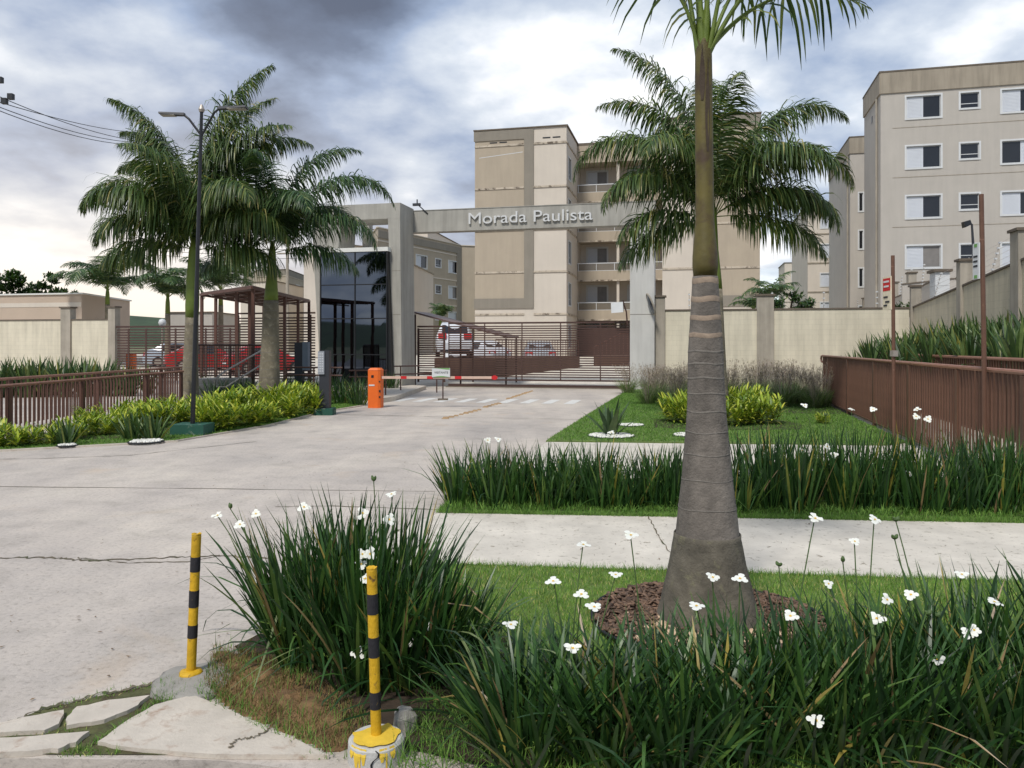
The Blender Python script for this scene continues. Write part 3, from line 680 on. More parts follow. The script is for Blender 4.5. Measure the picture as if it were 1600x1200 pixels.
for (a0) in (1.0, 1.65, 4.5, 5.15): MB(fc).box(a0, a0 + .5, -.015 if a0 > 3 else -.02, 0, 14.82 if a0 < 3 else 14.96, 14.90 if a0 < 3 else 15.04).build('vent', M_BLACK, bc_)
MB(fc).poly([(.3, -.016, 13.9), (3.2, -.016, 14.15), (3.2, -.016, 14.19), (.3, -.016, 13.94)]).build('cable', M_WHITE, bc_)
# balconies: slab with parapet, post and white rail per storey
for k, z in enumerate([1.0] + belts[:4]):
    b = MB(CF); b.box(6.05, 12.02, 4.7, 6.39, z - .25, z - .02)
    b.box(6.05, 12.02, 4.7, 4.82, z - .02, z + .42)
    bal = b.build('balcony', M_TAN, bc_)
    MB(CF).box(8.76, 8.94, 4.84, 5.02, z - .018, z + 2.46).build('balcony_post', M_BEIGE, bal)
    rl = MB(CF); rl.box(6.05, 12.02, 4.735, 4.775, z + .92, z + .98)
    rl.box(6.05, 12.02, 4.74, 4.77, z + .425, z + .455)
    for s_ in (6.1, 7.35, 8.6, 9.85, 11.1, 11.95): rl.box(s_, s_ + .04, 4.74, 4.77, z + .456, z + .919)
    rl.build('balcony_rail', M_WHITE, bal)
    MB(CF).box(6.06, 12.0, 4.753, 4.757, z + .457, z + .917).build('balcony_glass', mat("smoked_glass", (120, 112, 100), 0.15, 0.05, 2), bal)
    MB(CF).box(6.05, 12.02, 4.66, 4.699, z - .30, z - .2).build('belt_course', M_BELT, bal)
MB(CF).box(6.05, 12.02, 4.7, 6.39, 14.35, 15.55).build('balcony_roof', M_TAN, bc_)
MB(CF).box(6.05, 12.02, 4.69, 6.39, 15.552, 15.74).build('coping', M_CAP, bc_)
# ground floor timber-brown screen below the balconies
MB(CF).box(6.1, 12.0, 4.4, 4.5, 1.0, 2.9).build('screen', M_BROWND, bc_)

# --- tan block seen through the portal (three visible storeys) and the plain wing in front of it
a = Vector((-9.46, 76.4)); dr = Vector((.462, .887)); A_ = a - dr * 6
footD = [tuple(A_), tuple(a + dr * 8.57), (-3.6, 84.6), (-0.5, 90), (-8, 98), (-16, 84)]
wd_ = []
for k in range(4):
    z = 9.4 - 2.7 * k; o = 6.0
    wd_ += [(o + .15, o + 2.0, z, z + 1.2, 'LS'), (o + 3.6, o + 4.6, z + .35, z + 1.15, 'SM'), (o + 6.1, o + 7.9, z, z + 1.2, ('LS', 'LC', 'CC', 'CC')[k])]
bd = building('apartment_building', 'tan apartment block with white shutters seen under the beam beside the glass tower', footD, 1, 12.5, M_TAN, {0: wd_, 2: [(1.0, 2.4, 9.4 - 2.7 * k, 10.6 - 2.7 * k, 'CC') for k in range(4)]},
              [11.3, 8.6, 5.9], (0, 2), bm=M_BEIGE, cap=M_BEIGE)
fd = edge_frame(footD[0], footD[1]); Ld = (Vector(footD[1]) - Vector(footD[0])).length
MB(fd).box(Ld - .9, Ld + .05, -.08, 0, 1, 12.2).build('frame_band', M_TAUPE, bd)
MB(fd).box(0, Ld - .902, -.08, 0, 11.55, 12.2).build('frame_band', M_TAUPE, bd)
building('annex', 'plain beige gabled wing just right of the glass tower', [(-8.3, 52), (-6.8, 67.5), (-14, 68), (-14, 52.5)], 0.9, 7.9, M_BEIGE, cap=M_GREIGE2)
bG, fG, _ = bblock('tan block seen through the square opening of the portal', 584, 84, 14.2, 3, [(1.2, 1.3, 'CC')], width=6, ang=10)
building('apartment_building', 'beige block with flat roof lower left in the portal opening', [(-18.6, 80), (-15.2, 84), (-15.2, 92), (-24, 92)], 1, 12.3, M_BEIGE, cap=M_GREIGE2)
ft = [(-27.3, 95), (-27.7, 109), (-38, 110), (-33, 96)]
wf = [(4.2, 6.2, 8.0, 9.4, 'LS'), (4.2, 6.2, 5.2, 6.6, 'LS'), (9.4, 11.2, 8.0, 9.4, 'CC')]
building('apartment_building', 'tan block with one shuttered window beyond the canopy', [(-31.5, 96.5), (-27.3, 95), (-27.7, 109), (-38, 110)], 0.5, 11.0, M_TAN, {1: wf}, [10.2], (0, 1), roof_band=(10.3, M_TAUPE))
building('apartment_building', 'low pale block behind the canopy and the second palm', [(-28.5, 82), (-24.2, 80), (-23.5, 88), (-29, 90)], .5, 8.3, M_BEIGE)
building('gatehouse_store', 'small cream building behind the slatted fence between the left palms', [(-23.8, 54), (-20.5, 53.4), (-20.4, 58), (-24, 58)], .5, 4.0, M_GREIGE)
# low flat-roofed building behind the left wall
bl = building('flat_roofed_building', 'low beige flat roofed building with white edge behind the left wall', [(-46, 49.8), (-24.8, 45), (-25.6, 52.3), (-46, 58)], .3, 4.72, mat("warm_beige_render", (186, 168, 150), 0.9, 0.04, 0.7, 0.15, 50), cap=M_COPW)
f_l = edge_frame((-46, 49.8), (-24.8, 45)); L_l = (Vector((-24.8, 45)) - Vector((-46, 49.8))).length
MB(f_l).box(0, L_l - .02, -.02, 0, 3.95, 4.2).build('pale_band', M_BEIGE, bl)
MB(f_l).box(L_l - 5.2, L_l - 5.08, -.03, 0, 3.1, 3.2).build('vent', M_BLACK, bl)
# ================================================================== PORTAL, GATE, WALLS
portal = thing('entrance_portal', 'concrete entrance portal with tapered tower and long beam across the drive', 'gateway', tuple(GF.p(-4.4, 0)))
# tower: a tapered frame, 2.6 m deep
TF = Frame(tuple(GF.p(-8.84, 0)), 13.0)     # x to the right, y away; tower stands left of the gate
def leg(name, lo, hi, y0, y1, z0, z1, m=M_PCONC):
    mb = MB(TF)
    mb.hexa([(lo[0], y0, z0), (lo[1], y0, z0), (lo[1], y1, z0), (lo[0], y1, z0)], [(hi[0], y0, z1), (hi[1], y0, z1), (hi[1], y1, z1), (hi[0], y1, z1)])
    return mb.build(name, m, portal)
YF, YB = -1.75, -.26
leg('portal_leg', (-3.20, -2.90), (-3.62, -2.38), YF, YB, 0, 6.64)
leg('portal_leg', (-.12, .20), (-.38, .12), YF, YB, 0, 6.64)
leg('tower_head', (-3.62, .12), (-3.64, .13), YF, YB, 6.642, 7.24)
leg('portal_leg', (-2.50, -2.2), (-2.50, -2.2), YB + .9, YB + 1.3, 0, 6.9)
MB(GF).box(-8.92, .95, -.25, .25, 6.3, 7.16).build('portal_beam', M_PCONC, portal)
MB(GF).box(-8.92, .95, -.27, .27, 7.162, 7.19).build('beam_flashing', M_PCONC, portal)
MB(GF).box(0.0, .92, -.22, .6, 0, 6.298).build('portal_leg', M_PCONC2, portal)
for z in (2.9, 4.6): MB(TF).box(-.10 - .05 * z / 2, .14, YF - .004, YF - .001, z, z + .012).build('joint_line', M_CAP, portal)
MB(GF).box(0.0, .92, -.225, -.221, 2.88, 2.895).build('joint_line', M_CAP, portal)
# raised letters on the beam
def letters(txt, x0, w_total, zbase, xh, yfront, m, parent, fr, depth=0.05, size=1.0):
    def curve(s_):
        c = bpy.data.curves.new('t', 'FONT'); c.body = s_; c.size = size; c.extrude = depth / 2; c.offset = 0.000; c.space_character = 1.0
        o = bpy.data.objects.new('t', c); COL.objects.link(o); return o, c
    def bounds(s_):
        o, c = curve(s_); bpy.context.view_layer.update(); dg = bpy.context.evaluated_depsgraph_get()
        me = bpy.data.meshes.new_from_object(o.evaluated_get(dg)); xs_ = [v.co.x for v in me.vertices]; zs_ = [v.co.y for v in me.vertices]
        bpy.data.objects.remove(o); bpy.data.curves.remove(c); return me, (min(xs_), max(xs_), min(zs_), max(zs_))
    _, full = bounds(txt); sx = w_total / (full[1] - full[0])
    _, M_ = bounds('M'); sz = xh / (M_[3] - M_[2])
    for i, ch in enumerate(txt):
        if ch == ' ': continue
        me, b = bounds(ch)
        _, bb = bounds(txt[:i + 1])
        right = bb[1]
        for v in me.vertices:
            lx = (v.co.x - b[1] + right - full[0]) * sx + x0; lz = v.co.y * sz + zbase; ly = yfront - v.co.z - depth / 2
            q = fr.p(lx, ly, lz) - parent.location; v.co = q
        me.name = 'letter'; me.materials.clear(); me.materials.append(m)
        link('letter', me, parent)
sign = thing('name_lettering', 'raised silver letters reading Morada Paulista on the concrete beam', 'sign', tuple(GF.p(-4.0, -.3, 6.5)))
letters('Morada Paulista', -6.37, 4.95, 6.545, .44, -.262, M_LETTER, sign, GF, 0.07)
# camera bracket on the beam
t = thing('security_camera', 'small dark camera on a bent bracket on top of the beam', 'camera', tuple(GF.p(-8.5, 0, 7.19)))
MB(GF).tube([(-8.05, 0, 6.95 - .0), (-8.12, -.28, 7.05), (-8.45, -.3, 7.35), (-8.5, -.3, 7.42)], .025, 6).build('bracket', M_BLACK, t)
MB(GF).box(-8.72, -8.40, -.36, -.26, 7.36, 7.46).build('camera_body', M_DGREY, t); MB(GF).box(-8.56, -8.52, -.33, -.29, 7.46, 7.62).build('antenna', M_DGREY, t)
# convex mirror and floodlight by the right leg
t = thing('convex_mirror', 'oval convex traffic mirror on the right portal leg', 'mirror', tuple(GF.p(.82, -.3, 3.1)))
mb = MB(FW); c0 = GF.p(.80, -.45, 3.25)
def disc(c, ax, r1, r2, n=24):
    ax = Vector(ax).normalized(); x = Vector((0, 0, 1)); x = (x - ax * x.dot(ax)).normalized(); y = ax.cross(x); mb_ = MB()
    P = [c + x * r1 * math.cos(2 * math.pi * k / n) + y * r2 * math.sin(2 * math.pi * k / n) for k in range(n)]
    return P, ax
P, ax = disc(c0, (-.95, -.02, -.35), .42, .36)
mb.tube([tuple(p) for p in P] + [tuple(P[0])], .035, 6); mb.build('rim', M_PILLAR, t)
mb = MB(); c1 = mb.pt(tuple(c0 + ax * .10)); ids_ = [mb.pt(tuple(p)) for p in P]; mid_ = [mb.pt(tuple(c0 + (Vector(p) - c0) * .55 + ax * .07)) for p in P]
for k in range(24): mb.face((mid_[k], mid_[(k + 1) % 24], c1)); mb.face((ids_[k], ids_[(k + 1) % 24], mid_[(k + 1) % 24], mid_[k]))
mb.build('mirror_face', M_MIRG, t, smooth=True)
MB().tube([tuple(c0), tuple(GF.p(.9, -.2, 3.2))], .03, 6).build('bracket', M_WHITE, t)
t = thing('floodlight', 'pale square floodlight on a dark arm above the gate end', 'floodlight', tuple(GF.p(-.15, .0, 2.7)))
MB(GF).tube([(-.12, .05, 2.5), (-.16, .05, 3.0), (-.3, .02, 3.45)], .03, 6).build('arm', M_BROWND, t)
MB(GF).hexa([(-.72, -.12, 2.95), (-.26, -.2, 2.98), (-.26, 0, 3.02), (-.72, .08, 2.99)], [(-.74, -.08, 3.34), (-.28, -.14, 3.38), (-.28, .04, 3.38), (-.74, .1, 3.34)]).build('lamp_head', M_WHITE, t)

# glass gatehouse front inside the tower
gh = thing('gatehouse', 'tall gatehouse front of dark mirrored panes set in the concrete tower', 'gatehouse', tuple(TF.p(-2.2, -2.0)))
yg = -2.02
gx0, gx1 = -3.09, -.31
MB(TF).hexa([(gx0, yg + .03, 0), (gx1 + .20, yg + .03, 0), (gx1 + .20, YB - .3, 0), (gx0, YB - .3, 0)],
            [(gx0, yg + .03, 5.34), (gx1, yg + .03, 5.34), (gx1, YB - .3, 5.34), (gx0, YB - .3, 5.34)]).build('cabin', M_BLACK, gh)
MB(TF).box(gx0 - .06, gx1 + .06, yg - .06, YB - .3, 5.342, 5.50).build('coping', M_COPW, gh)
cols = [gx0, -1.63, gx1 - .0]; rows = [0.25, 1.35, 2.75, 4.07, 5.34]
fr_ = MB(TF)
for x in cols: fr_.box(x - .025, x + .025, yg - .025, yg + .028, .05, 5.338)
for z in rows[1:-1] + [0.2]: fr_.box(gx0 + .026, cols[1] - .026, yg - .02, yg + .027, z - .02, z + .02); fr_.box(cols[1] + .026, gx1 - .026, yg - .02, yg + .027, z - .02, z + .02)
fr_.build('frame', M_BLACK, gh)
for i in range(2):
    for j in range(4):
        x0, x1, z0, z1 = cols[i] + .026, cols[i + 1] - .026, rows[j] + .021, rows[j + 1] - .021
        m_ = MB(TF); tx, tz = rnd.uniform(-.002, .002), rnd.uniform(-.003, .003)
        m_.hexa([(x0, yg - .004 + tx, z0), (x1, yg - .004, z0), (x1, yg + .01, z0), (x0, yg + .01, z0)], [(x0, yg - .004 + tz, z1), (x1, yg - .004 + tz + tx, z1), (x1, yg + .01, z1), (x0, yg + .01, z1)])
        m_.build('pane', M_MIRG, gh)
MB(TF).box(gx0 - .05, gx1 + .18, yg - .08, YF - .01, 0, .14).build('plinth', M_GCEM, gh)

# sliding gate and fixed slatted screens (frame coordinates of the gate line)
_slat = {}
def slat_panel(t, fr, x0, x1, y, z0, z1, pitch, hgt, m=M_BROWND, posts=(), pw=.06, name='slat', dep=.03, zfun=None):
    n = int((z1 - z0) / pitch)
    L = x1 - x0
    key = (round(L, 3), hgt, dep, fr.u.x, m.name)
    for k in range(n + 1):
        z = z0 + k * pitch
        if key not in _slat:
            a = MB(fr); a.fr = Frame((0, 0, 0), 0); a.fr.u = fr.u; a.fr.v = fr.v; a.box(0, L, -dep / 2, dep / 2, 0, hgt)
            o = a.build(name, m, t, local=True); _slat[key] = o.data
        else: o = link(name, _slat[key], t)
        o.location = fr.p(x0, y, z) - t.location
    for p in posts: MB(fr).box(p - pw / 2, p + pw / 2, y - dep, y - dep / 2 - .001, z0 - .1, z1 + .06).build('post', m, t)
gate = thing('sliding_gate', 'wide brown slatted sliding gate across the drive under the beam', 'gate', tuple(GF.p(-3.7, .42)))
slat_panel(gate, GF, -7.45, -.03, .42, .42, 2.52, .0925, .047, posts=(-7.42, -5.9, -4.35, -2.78, -1.2, -.06), pw=.045)
for z0, z1 in ((2.58, 2.65), (.28, .345), (.05, .13)): MB(GF).box(-7.45, -.03, .395, .445, z0, z1).build('rail', M_BROWND, gate)
MB(GF).box(-7.5, 0, .2, .6, 0.0, .045).build('gate_track', M_CAP, gate)
scr = thing('gate_side_screen', 'fixed brown slatted screen between glass tower and sliding gate', 'screen', tuple(GF.p(-8.0, .3)))
slat_panel(scr, GF, -8.75, -7.55, .3, .3, 2.35, .0925, .047, posts=(-8.7, -7.58), pw=.09)
MB(GF).box(-8.75, -7.55, .27, .33, 2.45, 2.52).build('rail', M_BROWND, scr)
# pedestrian canopy behind the gate on the left
cn = thing('pedestrian_canopy', 'brown sloping canopy over the steps just behind the sliding gate', 'canopy', tuple(GF.p(-7.5, 4)))
MB(GF).hexa([(-9.2, .9, 3.08), (-5.05, .9, 2.0), (-5.05, 3.0, 2.03), (-9.2, 3.0, 3.11)], [(-9.2, .9, 3.15), (-5.05, .9, 2.07), (-5.05, 3.0, 2.10), (-9.2, 3.0, 3.18)]).build('roof', M_CANOPY, cn)
for (x, y, h) in ((-5.15, 1.0, 1.99), (-7.1, 1.0, 2.5), (-9.1, 1.0, 3.02), (-5.15, 2.9, 2.02), (-7.1, 2.9, 2.52)): MB(GF).box(x - .03, x + .03, y - .03, y + .03, 0, h).build('post', M_BROWND, cn)
# raised brown retaining platform with guard screen where the SUV stands
pl = thing('retaining_platform', 'dark retaining platform carrying the white SUV behind the gate', 'retaining wall', tuple(GF.p(-7.2, 6)))
MB(GF).prism([(-9.6, 5.0), (-6.6, 5.0), (-3.6, 11.6), (-3.8, 13.0), (-9.6, 13.0)], 0.0, 1.12).build('wall', mat("brown_retaining_wall", (96, 74, 62), .85, .1, 3, .3, 30), pl)
gs = thing('guard_rail', 'brown barred guard rail along the retaining platform', 'railing', tuple(GF.p(-6.6, 5.1)))
P0, P1 = (-6.62, 5.08), (-3.68, 11.55)
for k in range(30):
    f = k / 29; x = P0[0] + (P1[0] - P0[0]) * f; y = P0[1] + (P1[1] - P0[1]) * f
    MB(GF).box(x - .012, x + .012, y - .012, y + .012, 1.121, 1.95).build('bar', M_BROWN, gs)
MB(GF).tube([(P0[0], P0[1], 1.98), (P1[0], P1[1], 1.98)], .03, 6).build('top_rail', M_BROWN, gs)
st = thing('stair_block', 'brown barred stair railing behind the gate beside the silver sedan', 'stair railing', tuple(GF.p(-2.2, 13)))
for k in range(14):
    f = k / 13; x = -3.0 + 3.0 * f
    MB(GF).box(x - .015, x + .015, 13.0, 13.03, .5, 1.6 + .75 * min(1, f * 2)).build('bar', M_BROWN, st)
MB(GF).tube([(-3.0, 13.0, 1.62), (-1.5, 13.0, 2.37), (0.1, 13.0, 2.38)], .03, 6).build('top_rail', M_BROWN, st)
MB(GF).box(-3.0, 2.0, 13.1, 15.0, .3, 1.15).build('base', mat("brown_retaining_wall", (0, 0, 0)), st)

# perimeter walls
def block_wall(name, label, fr, x0, x1, z0, z1, y, m, pillars=(), pz=.55, thick=.18, zf=None, cat='wall'):
    t = thing(name, label, cat, tuple(fr.p(x0, y)))
    zf = zf or (lambda x: 0.0)
    mb = MB(fr)
    mb.hexa([(x0, y, z0), (x1, y, z0), (x1, y + thick, z0), (x0, y + thick, z0)], [(x0, y, z1 + zf(x0)), (x1, y, z1 + zf(x1)), (x1, y + thick, z1 + zf(x1)), (x0, y + thick, z1 + zf(x0))])
    mb.build('wall_panel', m, t)
    mb = MB(fr); e = .035
    A0, A1 = z1 + zf(x0), z1 + zf(x1)
    mb.hexa([(x0, y - e, A0 + .002), (x1, y - e, A1 + .002), (x1, y + thick + e, A1 + .002), (x0, y + thick + e, A0 + .002)], [(x0, y - e, A0 + .055), (x1, y - e, A1 + .055), (x1, y + thick + e, A1 + .055), (x0, y + thick + e, A0 + .055)])
    mb.build('coping', M_CAP, t)
    for p, w in pillars:
        zt = z1 + zf(p) + pz
        MB(fr).box(p - w / 2, p + w / 2, y - .08, y + thick + .08, z0, zt).build('pillar', M_PILLAR, t)
        MB(fr).box(p - w / 2 - .05, p + w / 2 + .05, y - .13, y + thick + .13, zt + .002, zt + .07).build('pillar_cap', M_CAP, t)
    return t
block_wall('perimeter_wall', 'long cream block wall right of the gate behind the first palm', GF, .95, 9.85, 0, 3.02, .05, M_BLOCK, [(1.12, .36), (4.95, .6)], .52)
block_wall('perimeter_wall', 'cream block wall on the far left behind the sword leaved plants', GF, -46, -23.0, 0, 2.86, 0, M_BLOCK, [(-23.15, .36), (-25.6, .52), (-33, .5), (-40, .5)], .55)
# side wall climbing towards the camera on the right
SF = Frame(tuple(GF.p(9.92, .1)), 13.0)
class _F(Frame): pass
sf = Frame(); sf.o = GF.p(9.9, .1); sf.u = -GF.v.copy(); sf.v = GF.u.copy()     # x runs towards the camera, y outwards to the right
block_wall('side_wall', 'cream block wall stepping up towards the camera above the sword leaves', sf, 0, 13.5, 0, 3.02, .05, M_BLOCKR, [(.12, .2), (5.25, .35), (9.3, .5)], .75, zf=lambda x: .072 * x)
t = thing('wall_pillar', 'white faced block pillar rising at the wall corner', 'pillar', tuple(sf.p(.6, .6)))
for k in range(9): MB(sf).box(.3, .95, .55, 1.0, k * .47, k * .47 + .462).build('block', M_WHITE, t)
MB(sf).box(.22, 1.03, .47, 1.08, 4.232, 4.32).build('pillar_cap', M_CAP, t)
t = thing('wall_pillar', 'shorter white topped pillar behind the side wall slope', 'pillar', tuple(sf.p(3.6, .7)))
for k in range(8): MB(sf).box(3.35, 3.9, .6, 1.0, k * .47, k * .47 + .462).build('block', M_WHITE, t)
MB(sf).box(3.25, 4.0, .5, 1.1, 3.762, 3.86).build('pillar_cap', M_CAP, t)
# back boundary wall going away behind the cream wall
ff = Frame(); A = Vector((17.2, 32, 0)); B = Vector((25.7, 60, 0)); ff.o = B; ff.u = (A - B).normalized(); ff.v = Vector((-ff.u.y, ff.u.x, 0)); Lf = (A - B).length
block_wall('boundary_wall', 'greige boundary wall with pillars rising in front of the tall block', ff, 0, Lf, 0, 3.7, 0, M_GREIGE, [(9.5, .4), (15, .45), (20, .5), (24.6, .55)], .85, zf=lambda x: .6 * x / Lf)
ff2 = Frame(); A = Vector((19.5, 31, 0)); B = Vector((22.5, 43, 0)); ff2.o = A; ff2.u = Vector((math.cos(R(14)), -math.sin(R(14)), 0)); ff2.v = Vector((-ff2.u.y, ff2.u.x, 0))
block_wall('boundary_wall', 'short greige wall sloping beneath the lowest windows of the tall block', ff2, -3, 10, 0, 4.7, 3, M_GREIGE, [(4.2, .5)], .5, zf=lambda x: .1 * x)
# planting bank between the ramp fence and the side wall
mb = MB(); q = [(11.0, 27.0, .4), (14.0, 26.8, .9), (11.2, 14.5, 1.5), (11, 9, 1.6), (7.6, 9.0, 1.0), (8.4, 13.0, 1.0), (10.6, 22, .8)]
ids_ = [mb.pt(p) for p in q]; mb.face(ids_)
base_ = [mb.pt((p[0], p[1], -.05)) for p in q]
for k in range(len(q)): mb.face((base_[k], base_[(k + 1) % len(q)], ids_[(k + 1) % len(q)], ids_[k]))
mb.build('planting_bank', M_SOIL, kind='structure')
# accessible ramp beside the fence
mb = MB(); mb.prism([(5.50, 7.4), (9.35, 23.3), (11.0, 23.0), (7.35, 7.2)], 0.0, .10); mb.build('ramp', M_SLAB, kind='structure')

# ------------------------------------------------------------------ barred fences
def bar_fence(name, label, A, B, z0, z1, pitch, bw, m, rail_m, posts=(), pw=.08, zrail=None, cat='fence', lean=0, zA=0, zB=0):
    t = thing(name, label, cat, (A[0], A[1], 0)); f = edge_frame(A, B); L = (Vector(B) - Vector(A)).length
    n = int(L / pitch); zz = lambda x: zA + (zB - zA) * x / L
    lb = Frame(); lb.u = f.u; lb.v = f.v
    a = MB(lb); a.box(-bw / 2, bw / 2, -bw / 2, bw / 2, 0, z1 - z0 - .03); me = None
    for k in range(n + 1):
        x = k * pitch
        if me is None: o = a.build('bar', m, t, local=True); me = o.data
        else: o = link('bar', me, t)
        o.location = f.p(x, 0, z0 + zz(x)) - t.location
        o.rotation_euler = (rnd.uniform(-.004, .004), rnd.uniform(-.004, .004), 0)
    for p in posts: MB(f).box(p - pw / 2, p + pw / 2, -.03, .03, zz(p), z1 - .035 + zz(p)).build('post', m, t)
    MB(f).tube([(0, 0, z1 + zz(0)), (L, 0, z1 + zz(L))], .03, 8).build('top_rail', rail_m, t)
    MB(f).box(0, L, -.022, .022, z0 - .03 + 0, z0 - .001) .build('bottom_rail', m, t) if zA == zB == 0 else None
    return t, f, L
R0, R1 = (5.28, 7.0), (9.15, 23.0)
t, f, L = bar_fence('ramp_fence', 'near brown barred fence running from the right edge to the grass clumps', R0, R1, .13, 1.40, .135, .026, M_BROWNF, M_RAIL, (1.7, 4.0, 6.6, 9.4, 12.4, 15.4), .11)
MB(f).tube([(L, 0, 1.40), (L + .22, 0, 1.39), (L + .30, 0, 1.30), (L + .2, 0, 1.22), (L, 0, 1.22)], .028, 8).build('rail_end', M_RAIL, t)
bar_fence('ramp_fence', 'farther brown barred fence on the other side of the ramp', (7.15, 8.0), (10.75, 23.0), .13, 1.47, .125, .03, M_BROWNF, M_RAIL, (3, 7, 11, 15), .08)
bar_fence('path_fence', 'brown barred fence beside the yellow shrubs on the left, nearer of the pair', (-9.25, 11.0), (-8.93, 21.2), .05, .96, .13, .022, M_BROWN, M_RAIL, (2.4, 3.2, 5.5, 8.2, 10.1), .075, zA=0, zB=.04)
bar_fence('path_fence', 'second brown barred fence just behind the nearer one on the left', (-10.6, 11.0), (-9.75, 23.8), .05, 1.0, .14, .022, M_BROWN, M_RAIL, (2, 5, 8, 11), .07, zA=0, zB=.06)

# slatted screens left of the tower
ls_ = thing('slatted_fence', 'brown slatted fence between the cream wall and the second palm', 'fence', tuple(GF.p(-20, 0)))
slat_panel(ls_, GF, -22.9, -17.0, 0, .25, 2.4, .118, .056, M_BROWND, posts=(-22.3, -21.4, -19.9, -18.4, -17.2), pw=.09)
MB(GF).box(-22.95, -17, -.03, .03, 2.5, 2.58).build('rail', M_BROWND, ls_)
ls2 = thing('slatted_fence', 'brown slatted screen under the canopy next to the glass tower', 'fence', tuple(GF.p(-15, 0)))
slat_panel(ls2, GF, -16.95, -13.2, .0, .25, 2.95, .118, .06, M_BROWND, posts=(-16.8, -15.6, -14.6, -13.4), pw=.09)
MB(GF).box(-16.95, -13.2, -.03, .03, 3.05, 3.12).build('rail', M_BROWND, ls2)
# walkway canopy
cz = 3.58
cN, cL, cR, cF = (-8.57, 25.7), (-11.7, 29.3), (-8.75, 33.8), (-11.85, 37.4)
cw = thing('walkway_canopy', 'brown steel canopy with sheet roof over the walkway beside the second palm', 'canopy', (-10.2, 31, 0))
def lerp(a, b, t): return (a[0] + (b[0] - a[0]) * t, a[1] + (b[1] - a[1]) * t)
for k in range(6):       # roof sheets
    a0, a1 = lerp(cN, cR, k / 6 + .002), lerp(cN, cR, (k + 1) / 6 - .002); b0, b1 = lerp(cL, cF, k / 6 + .002), lerp(cL, cF, (k + 1) / 6 - .002)
    MB().prism([a0, a1, b1, b0], cz + .09 + .001 * k, cz + .11 + .001 * k).build('roof_sheet', M_CANOPY, cw)
def beam(p, q, z, w=.05, h=.09, nm='roof_beam', m=M_BROWN): 
    f = edge_frame(p, q); MB(f).box(0, (Vector(q) - Vector(p)).length, -w / 2, w / 2, z, z + h).build(nm, m, cw)
beam(cN, cR, cz - .012); beam(cL, cF, cz - .012)
for k in range(7): beam(lerp(cN, cR, k / 6), lerp(cL, cF, k / 6), cz - .010 + .0, .04, .085)
for k in range(1, 4): beam(lerp(cN, cL, k / 4), lerp(cR, cF, k / 4), cz - .1, .035, .05, 'purlin')
for tpt in (0.02, .20, .5, .75, .98):
    for (a, b) in ((cN, cR), (cL, cF)):
        p = lerp(a, b, tpt); MB().box(p[0] - .05, p[0] + .05, p[1] - .05, p[1] + .05, 0, cz - .015).build('post', M_BROWN, cw)
for x in (-9.6, -9.15):
    MB().box(x - .05, x + .05, 27.2, 27.3, 0, cz - .015).build('post', M_BROWN, cw)
# dark gable awning at tower side and wall lamp
# barred screen, steps and steel handrail by the walkway
t, f, L = bar_fence('stair_screen', 'brown gridded railing beside the steps between the left palms', (-10.0, 24.6), (-8.2, 25.9), .75, 1.72, .075, .016, M_BROWND, M_BROWND, (0.0, 1.1, 2.2), .06)
for k in range(9): MB(f).box(0, L, -.02, -.010, .8 + .1 * k, .812 + .1 * k).build('cross_bar', M_BROWND, t)
sb_ = thing('steps', 'grey concrete steps leading up to the walkway between the left palms', 'steps', (-9.4, 24, 0))
for k in range(4): MB().box(-10.2, -8.6, 23.6 + k * .3, 26.0, .0 + k * .16 + (.001 if k else 0), (k + 1) * .16).build('step', M_GCEM, sb_)
hr = thing('handrail', 'bare looped steel handrail beside the lamp post and steps', 'handrail', (-8.3, 22.5, 0))
MB().tube([(-7.55, 25.2, 1.85), (-8.35, 22.7, .95), (-8.5, 22.3, .72), (-8.45, 22.3, .52), (-8.25, 22.5, .50), (-7.5, 25.2, 1.45)], .028, 8).build('tube', M_GALV, hr)
MB().tube([(-8.1, 23.2, 0), (-8.12, 23.2, 1.05)], .025, 6).build('post', M_GALV, hr)
# low tube rails either side of the intercom
def tube_rail(label, pts, z1, z2, m, posts):
    t = thing('tube_railing', label, 'railing', (pts[0][0], pts[0][1], 0))
    for z, nm in ((z1, 'top_rail'), (z2, 'lower_rail')): MB().tube([(p[0], p[1], z) for p in pts], .024, 8).build(nm, m, t)
    for p in posts: MB().tube([(p[0], p[1], 0), (p[0], p[1], z1)], .024, 6).build('post', m, t)
    return t
tube_rail('brown twin tube railing left of the intercom post', [(-6.9, 23.6), (-5.2, 23.0), (-5.0, 23.0)], 1.05, .82, M_BROWN, [(-6.8, 23.55), (-5.9, 23.25)])
tube_rail('brown twin tube railing right of the intercom post', [(-5.1, 24.4), (-4.2, 24.6), (-3.95, 24.7)], .92, .72, M_BROWN, [(-4.9, 24.45), (-4.0, 24.7)])
tube_rail('thin brown tube railing in front of the pale island by the gate', [(-4.1, 27.2), (-2.8, 28.2), (-2.6, 28.25)], .98, .70, M_BROWN, [(-3.9, 27.35), (-2.72, 28.22)])

